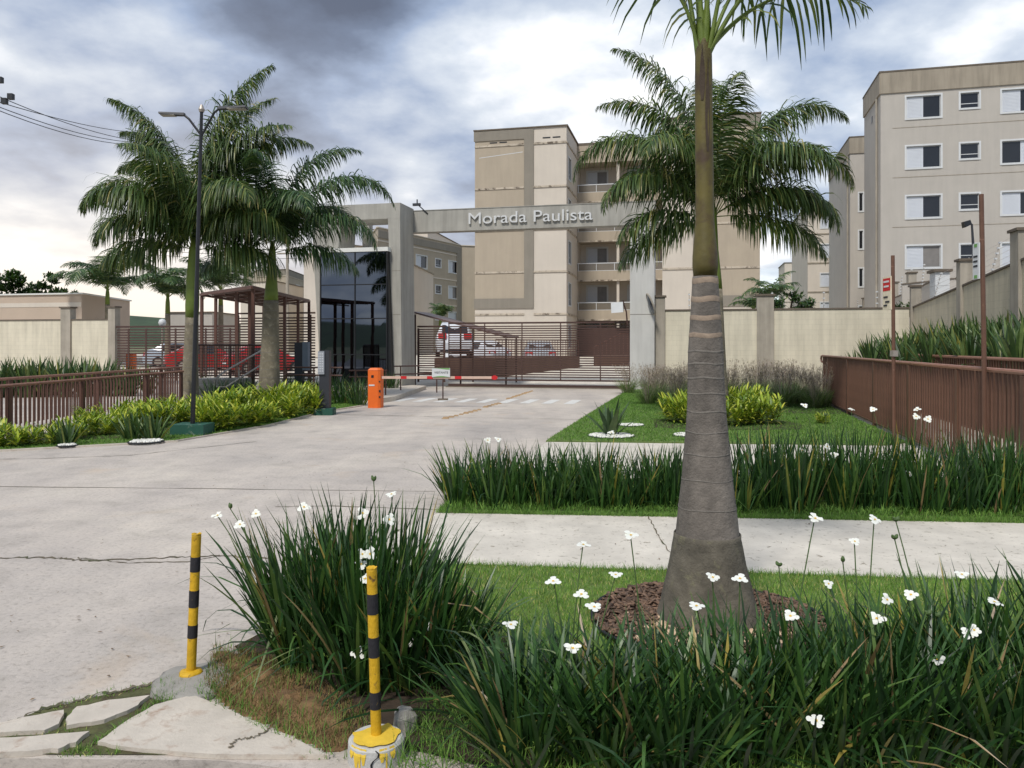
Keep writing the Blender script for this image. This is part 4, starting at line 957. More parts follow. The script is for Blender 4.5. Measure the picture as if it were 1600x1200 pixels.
# ================================================================== SMALL FIXTURES
# yellow and black bollards
def bollard(label, x, y, h, r, lean, bands, base, zb=0.0):
    t = thing('bollard', label, 'bollard', (x, y, zb), group='yellow and black bollards')
    lx, ly = lean
    def pos(z): return (x + lx * z, y + ly * z, z + zb)
    MB().tube([pos(0.0), pos(h * .5), pos(h - .006), pos(h)], [r, r, r, r * .93], 20).build('post', M_YELLOW, t, smooth=False)
    for (a, b) in bands: MB().tube([pos(a), pos(b)], r + .0012, 20, cap=True).build('band', M_BAND, t)
    # crumpled open lip at the top
    mb = MB(); top = Vector(pos(h)); n = 14
    a = [mb.pt(tuple(top + Vector((math.cos(6.283 * k / n) * r, math.sin(6.283 * k / n) * r, 0)))) for k in range(n)]
    b = [mb.pt(tuple(top + Vector((math.cos(6.283 * k / n) * r * 1.04, math.sin(6.283 * k / n) * r * 1.04, rnd.uniform(.001, .009))))) for k in range(n)]
    c = [mb.pt(tuple(top + Vector((math.cos(6.283 * k / n) * r * .6, math.sin(6.283 * k / n) * r * .6, rnd.uniform(.001, .006))))) for k in range(n)]
    for k in range(n): mb.face((a[k], a[(k + 1) % n], b[(k + 1) % n], b[k])); mb.face((b[k], b[(k + 1) % n], c[(k + 1) % n], c[k]))
    mb.face(c); mb.build('cap', M_YELLOW, t)
    return t
b1x, b1y = GP(588, 1150, .09); b2x, b2y = GP(298, 1062)
t1 = bollard('nearer yellow and black bollard standing in the whitewashed concrete footing', b1x, b1y, .69, .0215, (-.028, 0), [(.505, .588), (.328, .41), (.115, .185)], True, .09)
t2 = bollard('farther yellow and black bollard left of the iris clump at the drive edge', b2x, b2y, .735, .0235, (.036, .01), [(.55, .625), (.37, .455), (.215, .28)], False)
# footing of the nearer one
ft_ = thing('bollard_footing', 'cracked whitewashed concrete footing of the nearer bollard with yellow paint drips', 'footing', (b1x, b1y, 0))
jit = lambda a, z: .018 * mnoise.noise(Vector((math.cos(a) * 2, math.sin(a) * 2, z * 6)))
MB().lathe([(.117, -.12), (.116, .03), (.114, .078), (.104, .090), (.02, .094)], b1x, b1y, 40, jit).build('footing_body', M_WCEM, ft_, smooth=False)
mb = MB(); n = 40; ctr = mb.pt((b1x, b1y, .1005)); rg = []; rg2 = []
for k in range(n):
    an = 6.283 * k / n; f_ = .76 + .22 * mnoise.noise(Vector((math.cos(an) * 2.3 + 4, math.sin(an) * 2.3, 2))) + (.16 if (math.sin(an) < .3 or math.cos(an) > .2) else -.1)
    f_ = min(f_, .95); rg.append(mb.pt((b1x + .107 * f_ * math.cos(an), b1y + .107 * f_ * math.sin(an), 0.0975)))
for k in range(n): mb.face((ctr, rg[k], rg[(k + 1) % n]))
mb.build('paint_patch', mat("yellow_splash_paint", (222, 186, 60), .6, .1, 20, .2, 50), ft_)
for (a0, wd2, ln) in ((-2.15, .030, .075), (-2.0, .012, .12), (-1.85, .02, .06), (-1.2, .022, .05), (-1.05, .009, .11), (-.8, .025, .045), (-2.4, .025, .045)):
    mb = MB(); r_ = .1185
    for s_ in (-1, 1): pass
    aL, aR = a0 - wd2 / r_ / 2, a0 + wd2 / r_ / 2
    P = lambda a_, z, rr=r_: (b1x + rr * math.cos(a_), b1y + rr * math.sin(a_), z)
    mb.poly([P(aL, .089, .109), P(aR, .089, .109), P(aR, .06), P(aL, .06)]); mb.poly([P(aL, .06), P(aR, .06), P(aR - (aR - aL) * .3, .088 - ln), P(aL + (aR - aL) * .3, .088 - ln)])
    mb.build('paint_drip', MATS["yellow_splash_paint"], ft_)
mb = MB(); prev = None
for k in range(15):
    z = .09 - k * .014; a_ = -1.42 + .10 * math.sin(k * 1.1) - .012 * k + rnd.uniform(-.03, .03); w_ = rnd.uniform(.015, .04)
    a = mb.pt((b1x + .1192 * math.cos(a_ - w_), b1y + .1192 * math.sin(a_ - w_), z)); b = mb.pt((b1x + .1192 * math.cos(a_ + w_), b1y + .1192 * math.sin(a_ + w_), z))
    if prev: mb.face((prev[0], prev[1], b, a))
    prev = (a, b)
mb.build('crack', M_BLACK, ft_)
MB().lathe([(.055, .0), (.05, .09), (.03, .12), (.005, .125)], b1x + .09, b1y + .18, 10, lambda a, z: .2 * math.sin(a * 3 + z * 9)).build('rubble', M_GCEM, kind='structure')
# cement pad and yellow flange of the farther one
fp_ = thing('bollard_footing', 'smeared cement pad with yellow painted ring under the farther bollard', 'footing', (b2x, b2y, 0))
MB().lathe([(.23, .002), (.19, .022), (.10, .034), (.02, .036)], b2x + .04, b2y - .02, 28, lambda a, z: .28 * mnoise.noise(Vector((math.cos(a) * 1.6, math.sin(a) * 1.6, 3)))).build('cement_pad', M_GCEM, fp_, smooth=True)
MB().lathe([(.062, .030), (.052, .046), (.03, .052)], b2x, b2y, 20, lambda a, z: .16 * mnoise.noise(Vector((math.cos(a) * 2, math.sin(a) * 2, 6)))).build('yellow_ring', M_YELLOW, fp_, smooth=True)

# twin-arm lamp post
lx, ly = GP(301, 680); lp = thing('street_lamp', 'tall dark lamp post with two flat lamp arms in front of the first palm', 'street lamp', (lx, ly, 0))
topz = 6.15; lean = .17
MB().box(lx - .31, lx + .31, ly - .28, ly + .28, 0.0, .22).build('base_block', M_GREENB, lp)
MB().tube([(lx, ly, .2), (lx + lean * .5, ly, 3.1), (lx + lean, ly, topz)], [.044, .038, .030], 12).build('pole', M_BLACK, lp)
tx = lx + lean
for s_, e_, zt in ((-1, .78, 6.08), (1, .86, 6.2)):
    MB().tube([(tx, ly, 5.68), (tx + s_ * .24, ly, zt - .08), (tx + s_ * .34, ly, zt)], .022, 8).build('arm', M_BLACK, lp)
    MB().hexa([(tx + s_ * .32, ly - .05, zt - .02), (tx + s_ * e_, ly - .1, zt + .0), (tx + s_ * e_, ly + .1, zt + .0), (tx + s_ * .32, ly + .05, zt - .02)][::s_],
              [(tx + s_ * .32, ly - .04, zt + .03), (tx + s_ * e_, ly - .09, zt + .035), (tx + s_ * e_, ly + .09, zt + .035), (tx + s_ * .32, ly + .04, zt + .03)][::s_]).build('lamp_head', M_DGREY, lp)
    MB().box(min(tx + s_ * .5, tx + s_ * (e_ - .02)), max(tx + s_ * .5, tx + s_ * (e_ - .02)), ly - .07, ly + .07, zt - .022, zt - .004).build('lens', mat("lamp_lens", (150, 146, 136), .4, .05, 3), lp)
MB().lathe([(.045, topz - .02), (.06, topz + .03), (.02, topz + .12)], tx, ly, 10).build('finial', M_GALV, lp)

# intercom post
ix, iy = GP(507, 648); ic = thing('intercom_post', 'dark grey intercom post on a green block at the drive edge', 'intercom', (ix, iy, 0))
MB().box(ix - .20, ix + .24, iy - .2, iy + .2, 0, .17).build('base_block', M_GREENB, ic)
MB().box(ix - .10, ix + .14, iy - .12, iy + .12, .171, 1.58).build('post', M_DGREY, ic)
MB().box(ix - .125, ix + .03, iy - .16, iy - .121, 1.0, 1.56).build('panel', mat("grey_panel", (150, 154, 160), .5, .05, 4), ic)
for r_ in range(8):
    for c_ in range(3): MB().box(ix - .105 + c_ * .042, ix - .08 + c_ * .042, iy - .166, iy - .1605, 1.06 + r_ * .06, 1.095 + r_ * .06).build('key', mat("panel_key", (196, 198, 202), .5, .03, 4), ic)
i2 = thing('intercom_post', 'blue grey intercom cabinet standing on the left lane behind the railing', 'intercom', (-6.85, 25.5, 0))
MB().box(-7.05, -6.80, 25.3, 25.6, 0, 1.8).build('cabinet', M_DGREY, i2); MB().box(-6.795, -6.62, 25.3, 25.6, .9, 1.82).build('panel', mat("blue_grey_panel", (112, 122, 134), .5, .05, 4), i2)
# orange barrier cabinets, arm with visitor sign
ox, oy = GP(587, 637)
ob = thing('barrier_cabinet', 'orange barrier gate cabinet at the left edge of the drive', 'barrier cabinet', (ox, oy, 0))
MB(Frame((ox, oy, 0), 10)).prism([(-.17, -.14), (.11, -.14), (.17, -.09), (.17, .16), (-.17, .16)], 0.0, 1.03).build('cabinet', M_ORANGE, ob)
MB(Frame((ox, oy, 0), 10)).prism([(-.175, -.145), (.115, -.145), (.175, -.095), (.175, .165), (-.175, .165)], 1.031, 1.09, [(-.12, -.1), (.08, -.1), (.13, -.05), (.13, .12), (-.12, .12)]).build('lid', M_ORANGE, ob)
for (dx, dz, r_) in ((-.04, .86, .035), (.145, .72, .02), (.145, .46, .03), (.145, .30, .025)): MB(Frame((ox, oy, 0), 10)).box(dx - r_, dx + r_, -.148 if dx < .1 else -.12, -.1405 if dx < .1 else -.09, dz - r_, dz + r_).build('knob', M_BLACK, ob)
MB(Frame((ox, oy, 0), 10)).box(-.14, .02, -.15, -.1405, .60, .64).build('hinge', M_WHITE, ob)
bf = Frame((ox + .1, oy - .05, .83), 2.0)
ba = thing('lane_barrier', 'white and red barrier arm lowered across the drive lane', 'barrier', tuple(bf.p(0, 0, 0)))
xL = 3.18
MB(bf).box(0.08, xL, -.02, .02, -.035, .035).build('arm', mat("pale_barrier_paint", (206, 176, 158), .5, .08, 6), ba)
for (a0, a1) in ((.60, .76), (1.32, 1.48), (2.08, 2.26), (xL - .10, xL + .06)): MB(bf).box(a0, a1, -.0225, .0225, -.0375, .0375).build('stripe', M_RED, ba)
MB(bf).box(xL - .06, xL + .02, -.024, .024, -.06, .06).build('tip', M_RED, ba)
sg = thing('visitor_sign', 'white sign with green arcs reading VISITANTE hanging above the barrier arm', 'sign', tuple(bf.p(1.75, -.04, .15)))
MB(bf).box(1.46, 1.95, -.045, -.03, .01, .26).build('board', M_WHITE, sg)
M_GRN = mat("sign_green", (108, 158, 84), .5, .05, 4)
mb = MB(bf)
for k in range(10):
    x0 = 1.47 + k * .047; x1 = x0 + .047; h0 = .03 * math.sin(math.pi * k / 10); h1 = .03 * math.sin(math.pi * (k + 1) / 10)
    mb.poly([(x0, -.0475, .012), (x1, -.0475, .012), (x1, -.0475, .012 + h1), (x0, -.0475, .012 + h0)]); mb.poly([(x0, -.0475, .235 + .02 * math.cos(k * .3)), (x1, -.0475, .235 + .02 * math.cos((k + 1) * .3)), (x1, -.0475, .258), (x0, -.0475, .258)])
mb.build('green_arc', M_GRN, sg)
letters('VISITANTE', 1.52, .38, .11, .055, -.046, M_BLACK, sg, bf, .004)
ob2 = thing('barrier_cabinet', 'orange barrier cabinet behind the left slatted fence lane', 'barrier cabinet', (-17.6, 36.2, 0))
MB().box(-17.8, -17.45, 36.0, 36.3, 0.1, 1.3).build('cabinet', M_ORANGE, ob2); MB().box(-17.82, -17.43, 35.98, 36.32, 1.301, 1.36).build('lid', M_ORANGE, ob2)
rp = thing('arm_rest_post', 'small dark rest post under the barrier arm by the pale island', 'post', (-2.15, 24.3, 0))
MB().box(-2.30, -2.0, 24.2, 24.45, .0, .05).build('foot', M_CAP, rp); MB().tube([(-2.15, 24.3, .05), (-2.15, 24.3, .75)], .02, 6).build('rod', M_BROWND, rp)

# globe lamp far left, sign poles right
gl_ = thing('globe_lamp', 'white globe lamp above the slatted fence between the left palms', 'lamp', (-15.9, 35.5, 0))
MB().tube([(-15.9, 35.5, .2), (-15.9, 35.5, 2.6)], .04, 8).build('pole', M_PILLAR, gl_)
MB().lathe([(.01, 2.55), (.12, 2.6), (.17, 2.74), (.12, 2.88), (.01, 2.92)], -15.9, 35.5, 14).build('globe', M_WHITE, gl_, smooth=True)
p1 = thing('sign_pole', 'shorter rusty brown pole with a red and cream banner sign', 'sign pole', (6.36, 13.0, 0))
MB().tube([(6.36, 13, 0), (6.35, 13, 1.9), (6.34, 13, 3.2)], .03, 10).build('pole', M_BROWNF, p1)
f_s = Frame((6.31, 12.97, 0), 90)
MB(f_s).box(-.30, -.02, -.01, .01, 2.30, 2.86).build('sign_board', mat("cream_sign", (222, 210, 184), .6, .1, 12), p1)
MB(f_s).box(-.285, -.035, -.014, -.0105, 2.62, 2.83).build('sign_header', M_RED, p1)
for k, (a0, a1, z) in enumerate(((-.26, -.07, 2.76), (-.25, -.08, 2.68), (-.26, -.12, 2.5), (-.2, -.06, 2.42), (-.26, -.14, 2.36))):
    MB(f_s).box(a0, a1, -.018, -.0145 if k < 2 else -.0105, z, z + .03).build('sign_print', M_WHITE if k < 2 else M_DGREY, p1)
MB().box(6.32, 6.40, 12.94, 13.06, 1.52, 1.62).build('clamp', M_GALV, p1)
p2 = thing('sign_pole', 'taller rusty brown pole with a narrow white and green sign', 'sign pole', (5.86, 9.7, 0))
MB().tube([(5.88, 9.7, 0), (5.86, 9.7, 1.9), (5.83, 9.7, 3.58)], .028, 10).build('pole', M_BROWNF, p2)
f_s = Frame((5.80, 9.68, 0), 95)
MB(f_s).box(-.16, -.01, -.008, .008, 2.53, 2.98).build('sign_board', M_WHITE, p2)
for z in (2.54, 2.93): MB(f_s).box(-.12, -.05, -.012, -.0085, z, z + .04).build('sign_mark', M_GRN, p2)
for z in (2.68, 2.74, 2.80): MB(f_s).box(-.14, -.04, -.012, -.0085, z, z + .025).build('sign_print', M_DGREY, p2)
# small floodlight on a mast on the side wall
fx, fy, _ = AT(1521, 500, 24.5)
fm = thing('floodlight_mast', 'thin dark mast with small square floodlight behind the side wall', 'floodlight', (fx, fy, 0))
zt = AT(1518, 350, 24.5)[2]
MB().tube([(fx, fy, 0), (fx, fy, zt - .8), (fx - .05, fy, zt)], [.06, .045, .03], 8).build('mast', M_PILLAR if False else M_DGREY, fm)
MB().hexa([(fx - .30, fy - .1, zt - .12), (fx - .1, fy - .1, zt - .02), (fx - .1, fy + .1, zt - .02), (fx - .3, fy + .1, zt - .12)], [(fx - .34, fy - .08, zt + .06), (fx - .14, fy - .08, zt + .12), (fx - .14, fy + .08, zt + .12), (fx - .34, fy + .08, zt + .06)]).build('lamp_head', M_BLACK, fm)
# electric fence stands with white insulators on the walls
def stand(label, x, y, z, h, lean, n=7):
    t = thing('security_wire_stand', label, 'wire stand', (x, y, z), group='electric fence stands on the walls')
    MB().tube([(x, y, z), (x + lean * h, y, z + h)], .012, 5).build('rod', M_GALV, t)
    for k in range(n):
        f = (k + .7) / n; MB().box(x + lean * h * f - .03, x + lean * h * f + .03, y - .03, y + .03, z + h * f - .022, z + h * f + .022).build('insulator', M_WHITE, t)
def wires(label, P, Q, h, lean, n=5):
    t = thing('security_wires', label, 'wires', tuple(P))
    for k in range(n):
        f = (k + .7) / n; o = Vector((lean * h * f, 0, h * f)); MB().tube([tuple(Vector(P) + o), tuple(Vector(Q) + o)], .004, 3).build('wire', M_GALV, t)
for i, s_ in enumerate((1.6, 3.0, 5.3, 8.0, 10.8, 12.4, 13.4)):
    p = ff.p(s_ * 2, .1, 3.75 + .6 * s_ * 2 / Lf); stand('white dotted electric fence stand along the greige boundary wall', p.x, p.y, p.z, 1.0, -.05 if i % 2 else .12)
for i, s_ in enumerate((2.4, 5.0, 7.4, 10.2)):
    p = sf.p(s_, .12, 3.08 + .072 * s_); stand('electric fence stand leaning over the cream side wall', p.x, p.y, p.z, .85, .28, 6)
wires('thin electric fence wires above the cream side wall', sf.p(0, .12, 3.08), sf.p(13, .12, 4.0), .85, .28)
for i, s_ in enumerate((2.2, 5.2, 7.0, 8.8)):
    p = GF.p(s_, .12, 3.08); MB().tube([tuple(p), tuple(p + Vector((0, 0, .62)))], .016, 5)
    stand('short white electric fence stand on the long cream wall', p.x, p.y, p.z, .62, 0.0, 3)

# overhead cables and their hardware at upper left, poles far away
oc = thing('overhead_cables', 'bundle of dark overhead cables crossing the sky at upper left', 'cables', AT(0, 160, 34))
for (a, b, sag) in (((-120, 96, 30), (215, 220, 62), .5), ((-120, 118, 30), (205, 222, 62), .5), ((-120, 122, 30.5), (208, 226, 62), .6), ((-100, 128, 31), (200, 206, 66), .3)):
    A = Vector(AT(*a)); B = Vector(AT(*b)); MB().tube([tuple(A.lerp(B, k / 12) - Vector((0, 0, sag * 4 * (k / 12) * (1 - k / 12)))) for k in range(13)], .022, 4).build('cable', M_WIRE, oc)
for (px, py, z0) in ((17, 150, 1), (7, 157, 1), (0, 124, 1)):
    c = Vector(AT(px, py, 36)); MB().box(c.x - .12, c.x + .12, c.y - .1, c.y + .1, c.z - .16, c.z + .1).build('spacer', M_WIRE, oc)
op = thing('utility_pole', 'distant grey utility pole rising above the canopy', 'utility pole', AT(449, 540, 70))
c = AT(449, 388, 70); MB().tube([(c[0], c[1], 0), c], [.2, .12], 8).build('pole', M_PILLAR, op)
MB().box(c[0] - .9, c[0] + .9, c[1] - .05, c[1] + .05, c[2] - .5, c[2] - .4).build('crossarm', M_PILLAR, op)
o2 = thing('overhead_cables', 'thin distant cables crossing low between the left palms and the tower', 'cables', AT(330, 390, 70))
for dy in (0, 7, 14): 
    A = Vector(AT(200, 380 + dy, 74)); B = Vector(AT(560, 384 + dy, 66)); MB().tube([tuple(A.lerp(B, k / 8) - Vector((0, 0, .5 * 4 * (k / 8) * (1 - k / 8)))) for k in range(9)], .02, 4).build('cable', M_WIRE, o2)
c = Vector(AT(395, 392, 69)); MB().lathe([(.03, c.z - .5), (.14, c.z - .3), (.05, c.z - .1), (.14, c.z + .1), (.03, c.z + .4)], c.x, c.y, 8).build('insulator', M_WIRE, o2)

# ================================================================== CARS
def car(label, fr, paint, suv=False, cat='car'):
    t = thing('parked_car', label, cat, tuple(fr.o)); L, Wd = (4.4, 1.74) if not suv else (4.5, 1.82)
    H = 1.46 if not suv else 1.72; hb = .92 if not suv else 1.05
    # stations along the length, from the rear bumper (y = 0) to the front (y = L): y, half width, z bottom, z belt, half roof, z roof
    st_ = [(0, .70, .38, .62, .60, .70), (.06, .80, .28, .80, .66, .84), (.25, .85, .24, hb + .04, .68, hb + .08), (.55, .87, .22, hb + .04, .66, hb + .16 if not suv else H - .14),
           (1.05, .87, .20, hb + .02, .60, H - .07), (1.7, .87, .18, hb, .60, H), (2.4, .87, .18, hb - .02, .60, H - .02), (2.95, .87, .20, hb - .05, .64, hb + .18), (3.25, .86, .22, hb - .06, .68, hb + .0),
           (4.0, .82, .24, .78, .62, .82), (L - .08, .74, .30, .60, .55, .66), (L, .62, .36, .52, .48, .56)]
    mb = MB(fr); rings = []
    for (y, hw, zb, zm, hr, zr) in st_:
        hw *= Wd / 1.74
        rings.append([mb.pt(p) for p in ((-hw * .92, y, zb), (-hw, y, (zb + zm) / 2), (-hw * .96, y, zm), (-hr, y, zr), (0, y, zr + .025), (hr, y, zr), (hw * .96, y, zm), (hw, y, (zb + zm) / 2), (hw * .92, y, zb))])
    for a, b in zip(rings, rings[1:]):
        for k in range(8): mb.face((a[k], b[k], b[k + 1], a[k + 1]))
        mb.face((a[8], b[8], b[0], a[0]))
    mb.face(rings[0]); mb.face(rings[-1][::-1])
    body = mb.build('body', paint, t, smooth=False)
    g = MB(fr)
    def lerp3(a, b, f): return tuple(a[i] + (b[i] - a[i]) * f for i in range(3))
    for sgn in (-1, 1):
        rowz = [(y, .96 * hw * Wd / 1.74, zm, hr, zr) for (y, hw, zb, zm, hr, zr) in st_[3:9]]
        for (a, b) in zip(rowz[1:-1], rowz[2:]):
            def q(s, f): return (sgn * (s[1] + (s[3] - s[1]) * f + .008), s[0], s[2] + (s[4] - s[2]) * f)
            a1 = q(a, .12); a2 = q(a, .85); b1 = q(b, .12); b2 = q(b, .85)
            g.poly([a1, b1, b2, a2] if sgn > 0 else [a1, a2, b2, b1])
    g.build('side_window', M_DGLASS, t)
    i0, i1 = (3, 4) if not suv else (2, 3)
    a, b = st_[i0], st_[i1]; rw = MB(fr)
    rw.poly([(-a[4] + .06, a[0] - .012, a[5] + .02), (a[4] - .06, a[0] - .012, a[5] + .02), (b[4] - .06, b[0] - .012, b[5] - .01), (-b[4] + .06, b[0] - .012, b[5] - .01)]); rw.build('rear_window', M_DGLASS, t)
    for sgn in (-1, 1):
        x0, x1 = (.42, .80); z0, z1 = (hb - .22, hb - .04) if not suv else (hb - .15, hb + .12)
        MB(fr).hexa([(sgn * x0, .0, z0), (sgn * x1, .06, z0), (sgn * x1, .3, z0), (sgn * x0, .3, z0)][::sgn], [(sgn * x0, .03, z1), (sgn * x1, .1, z1), (sgn * x1, .34, z1), (sgn * x0, .34, z1)][::sgn]).build('tail_light', M_RED, t)
        for y in (.85, 3.45):
            wf_ = Frame(); wf_.o = fr.p(sgn * (Wd / 2 - .10), y, .31); wf_.u = fr.u; wf_.v = fr.v
            w_ = MB(wf_).tube([(-.1, 0, 0), (.1, 0, 0)], .31, 18).build('wheel', M_BLACK, t)
            rm = MB(wf_); rm.tube([(sgn * .101, 0, 0), (sgn * .11, 0, 0)], .20, 12); rm.build('rim', M_GALV, w_)
    MB(fr).box(-.26, .26, -.014, -.002, .52, .64).build('number_plate', M_WHITE, t)
    MB(fr).box(-.7, .7, -.03, .05, .30, .38).build('bumper', M_DGREY, t)
    return t
P_W = mat("white_car_paint", (214, 216, 220), .25, .02, 2, spec=.6); P_S = mat("silver_car_paint", (176, 180, 184), .3, .03, 2, metal=.3); P_R = mat("red_car_paint", (168, 26, 26), .25, .03, 2)
def cf(x, y, ang, z): return Frame((x, y, z), ang)
cx, cy, _ = AT(845, 572, 41); car('silver sedan seen from behind through the sliding gate', cf(cx, cy, -2, HT(cx, cy) + .02), P_S)
cx, cy, _ = AT(784, 572, 43); car('white sedan nose in beside the silver sedan behind the gate', cf(cx, cy, -42, HT(cx, cy) + .02), P_W)
cx, cy, _ = AT(711, 558, 37.3); car('white SUV on the retaining platform behind the gate', cf(cx, cy, -6, 1.13), P_W, True)
cx, cy, _ = AT(300, 583, 42); car('red hatchback behind the left slatted fence', cf(cx - 1.5, cy, 62, HT(cx, cy) + .02), P_R)
cx, cy, _ = AT(232, 580, 45); car('pale blue white car partly behind the red hatchback', cf(cx - 1.0, cy + 1.5, 70, HT(cx, cy) + .02), mat("pale_blue_car_paint", (178, 190, 204), .25, .03, 2))
cx, cy, _ = AT(345, 583, 40); car('red car behind the gridded stair railing', cf(cx + .2, cy, 50, HT(cx, cy) + .02), P_R)
# ================================================================== VEGETATION
rng = np.random.default_rng(11)
def blades(base, yaw, lean, length, width, curve, nseg=4, fold=0.0, twist=None, tipw=0.0, wprof=None):
    """strap leaves as quads: base (n,3), yaw direction of lean, lean from vertical at base (rad), extra lean gained along the blade"""
    n = len(base); k = nseg + 1
    t = np.linspace(0, 1, k)
    ang = lean[:, None] + curve[:, None] * t[None, :] ** 1.6
    ds = length[:, None] / nseg
    h = np.cumsum(np.concatenate([np.zeros((n, 1)), np.sin((ang[:, 1:] + ang[:, :-1]) / 2) * ds], 1), 1)
    v = np.cumsum(np.concatenate([np.zeros((n, 1)), np.cos((ang[:, 1:] + ang[:, :-1]) / 2) * ds], 1), 1)
    cx = base[:, 0:1] + h * np.cos(yaw)[:, None]; cy = base[:, 1:2] + h * np.sin(yaw)[:, None]; cz = base[:, 2:3] + v
    w = (wprof if wprof is not None else np.array([.75] + [1.0] * (k - 3) + [.72, 0.06]) if k >= 4 else np.array([1, .7, .05]))[None, :] * width[:, None] / 2
    tw = yaw + math.pi / 2 + (twist if twist is not None else 0)
    sx = np.cos(tw)[:, None] * w; sy = np.sin(tw)[:, None] * w
    Lp = np.stack([cx - sx, cy - sy, cz], -1); Rp = np.stack([cx + sx, cy + sy, cz], -1)
    V = np.stack([Lp, Rp], 2).reshape(n, k * 2, 3)
    f = np.array([[2 * i, 2 * i + 1, 2 * i + 3, 2 * i + 2] for i in range(nseg)])
    F = (np.arange(n)[:, None, None] * (2 * k) + f[None]).reshape(-1, 4)
    return V.reshape(-1, 3), F
def join(parts):
    V = []; F = []; MI = []; o = 0
    for (v, f, mi) in parts: V.append(v); F.append(f + o); MI.append(np.full(len(f), mi)); o += len(v)
    return np.concatenate(V), np.concatenate(F), np.concatenate(MI)
def obj_mesh(name, V, F, mats, mi=None, parent=None, kind=None):
    return link(name, np_mesh(name, V, F, mats, mi), parent, kind)

def clump_mesh(name, n, rad, hmin, hmax, width, leanmax, curve, mats, seed, nseg=5, dead=0.03, floppy=0.06):
    r = np.random.default_rng(seed)
    a = r.uniform(0, 2 * np.pi, n); rr = rad * np.sqrt(r.uniform(0, 1, n))
    base = np.stack([rr * np.cos(a), rr * np.sin(a), np.full(n, -.01)], 1)
    yaw = a + r.normal(0, .7, n)
    lean = np.clip(leanmax * (rr / rad) * r.uniform(.4, 1.1, n) + r.normal(0, .06, n), 0, 1.3)
    ln = r.uniform(hmin, hmax, n); w = width * r.uniform(.65, 1.25, n)
    cv = curve * r.uniform(.2, 1.6, n) + r.normal(0, .05, n)
    fl = r.uniform(0, 1, n) < floppy; cv[fl] += r.uniform(.8, 2.0, fl.sum()); lean[fl] += r.uniform(.1, .6, fl.sum())
    tw = r.normal(0, .6, n)
    V, F = blades(base, yaw, lean, ln, w, cv, nseg, twist=tw)
    return np_mesh(name, V, F, mats)

def inpoly(P, x, y):
    c = np.zeros(len(x), bool); j = len(P) - 1
    for i in range(len(P)):
        xi, yi = P[i]; xj, yj = P[j]
        if yi != yj: c ^= ((yi > y) != (yj > y)) & (x < (xj - xi) * (y - yi) / (yj - yi) + xi)
        j = i
    return c
def grass(name, poly, dens, h, w, m, z=0.018, parent=None, nseg=2, excl=(), seed=1, lean=.7, fringe=0.0, patch=0.0):
    r = np.random.default_rng(seed); P = np.array(poly); x0, y0 = P.min(0); x1, y1 = P.max(0)
    n = int((x1 - x0) * (y1 - y0) * dens); x = r.uniform(x0, x1, n); y = r.uniform(y0, y1, n)
    k = inpoly(poly, x, y)
    for (ex, ey, er) in excl: k &= (x - ex) ** 2 + (y - ey) ** 2 > er * er
    # only what a camera near this one could see
    k &= (np.abs(x) < y * .72 + 1.2)
    if patch:
        s = np.sin(x * 3.1 + np.sin(y * 2.3) * 1.3) * np.sin(y * 4.1 + 1.3 * np.sin(x * 1.7)) + .5 * np.sin(x * 9 + y * 7) * np.sin(y * 11 - x * 5)
        k &= r.uniform(-1, 1, n) < s * patch + (1 - patch * .6)
    x, y = x[k], y[k]; n = len(x)
    base = np.stack([x, y, np.full(n, z - .004)], 1)
    V, F = blades(base, r.uniform(0, 6.283, n), r.uniform(0, lean, n), h * r.uniform(.5, 1.3, n), w * r.uniform(.7, 1.3, n), r.uniform(0, 1.0, n), nseg, twist=r.uniform(-1, 1, n), wprof=np.linspace(1, .1, nseg + 1))
    return obj_mesh(name, V, F, m, None, parent, kind='stuff')
PX, PY = 1.19, 4.74
grass('grass', LAWN_N, 9500, .036, .0042, L_GRASS, excl=[(PX, PY, .66)], seed=1, patch=.25)
grass('grass', LAWN_M, 4500, .05, .006, L_LUSH, seed=2)
grass('grass', LAWN_R, 1100, .045, .013, L_LUSH, z=.03, seed=3)
grass('grass', LAWN_L, 1300, .045, .013, L_LUSH, z=.03, seed=4)
# ragged grass edges onto the concrete
for i, (a, b, sd_) in enumerate((((-0.72, 6.04), (0.6, 5.90), 1), ((0.6, 5.9), (3.65, 5.57), 2), ((-0.74, 7.92), (4.9, 7.46), 3), ((-.62, 8.8), (-.74, 7.92), 4), ((-.86, 5.4), (-.72, 6.04), 5), ((4.9, 7.46), (6.4, 7.3), 6))):
    dx, dy = b[0] - a[0], b[1] - a[1]; L = math.hypot(dx, dy); nx, ny = dy / L * .035, -dx / L * .035
    grass('grass', [(a[0] + nx, a[1] + ny), (b[0] + nx, b[1] + ny), (b[0] - nx, b[1] - ny), (a[0] - nx, a[1] - ny)], 9000, .055, .005, L_LUSH, z=.006, seed=20 + i, lean=1.1)
    grass('grass', [(a[0] - nx, a[1] - ny), (b[0] - nx, b[1] - ny), (b[0] + nx, b[1] + ny), (a[0] + nx, a[1] + ny)], 5000, .06, .005, L_LUSH, z=.006, seed=30 + i, lean=1.1)
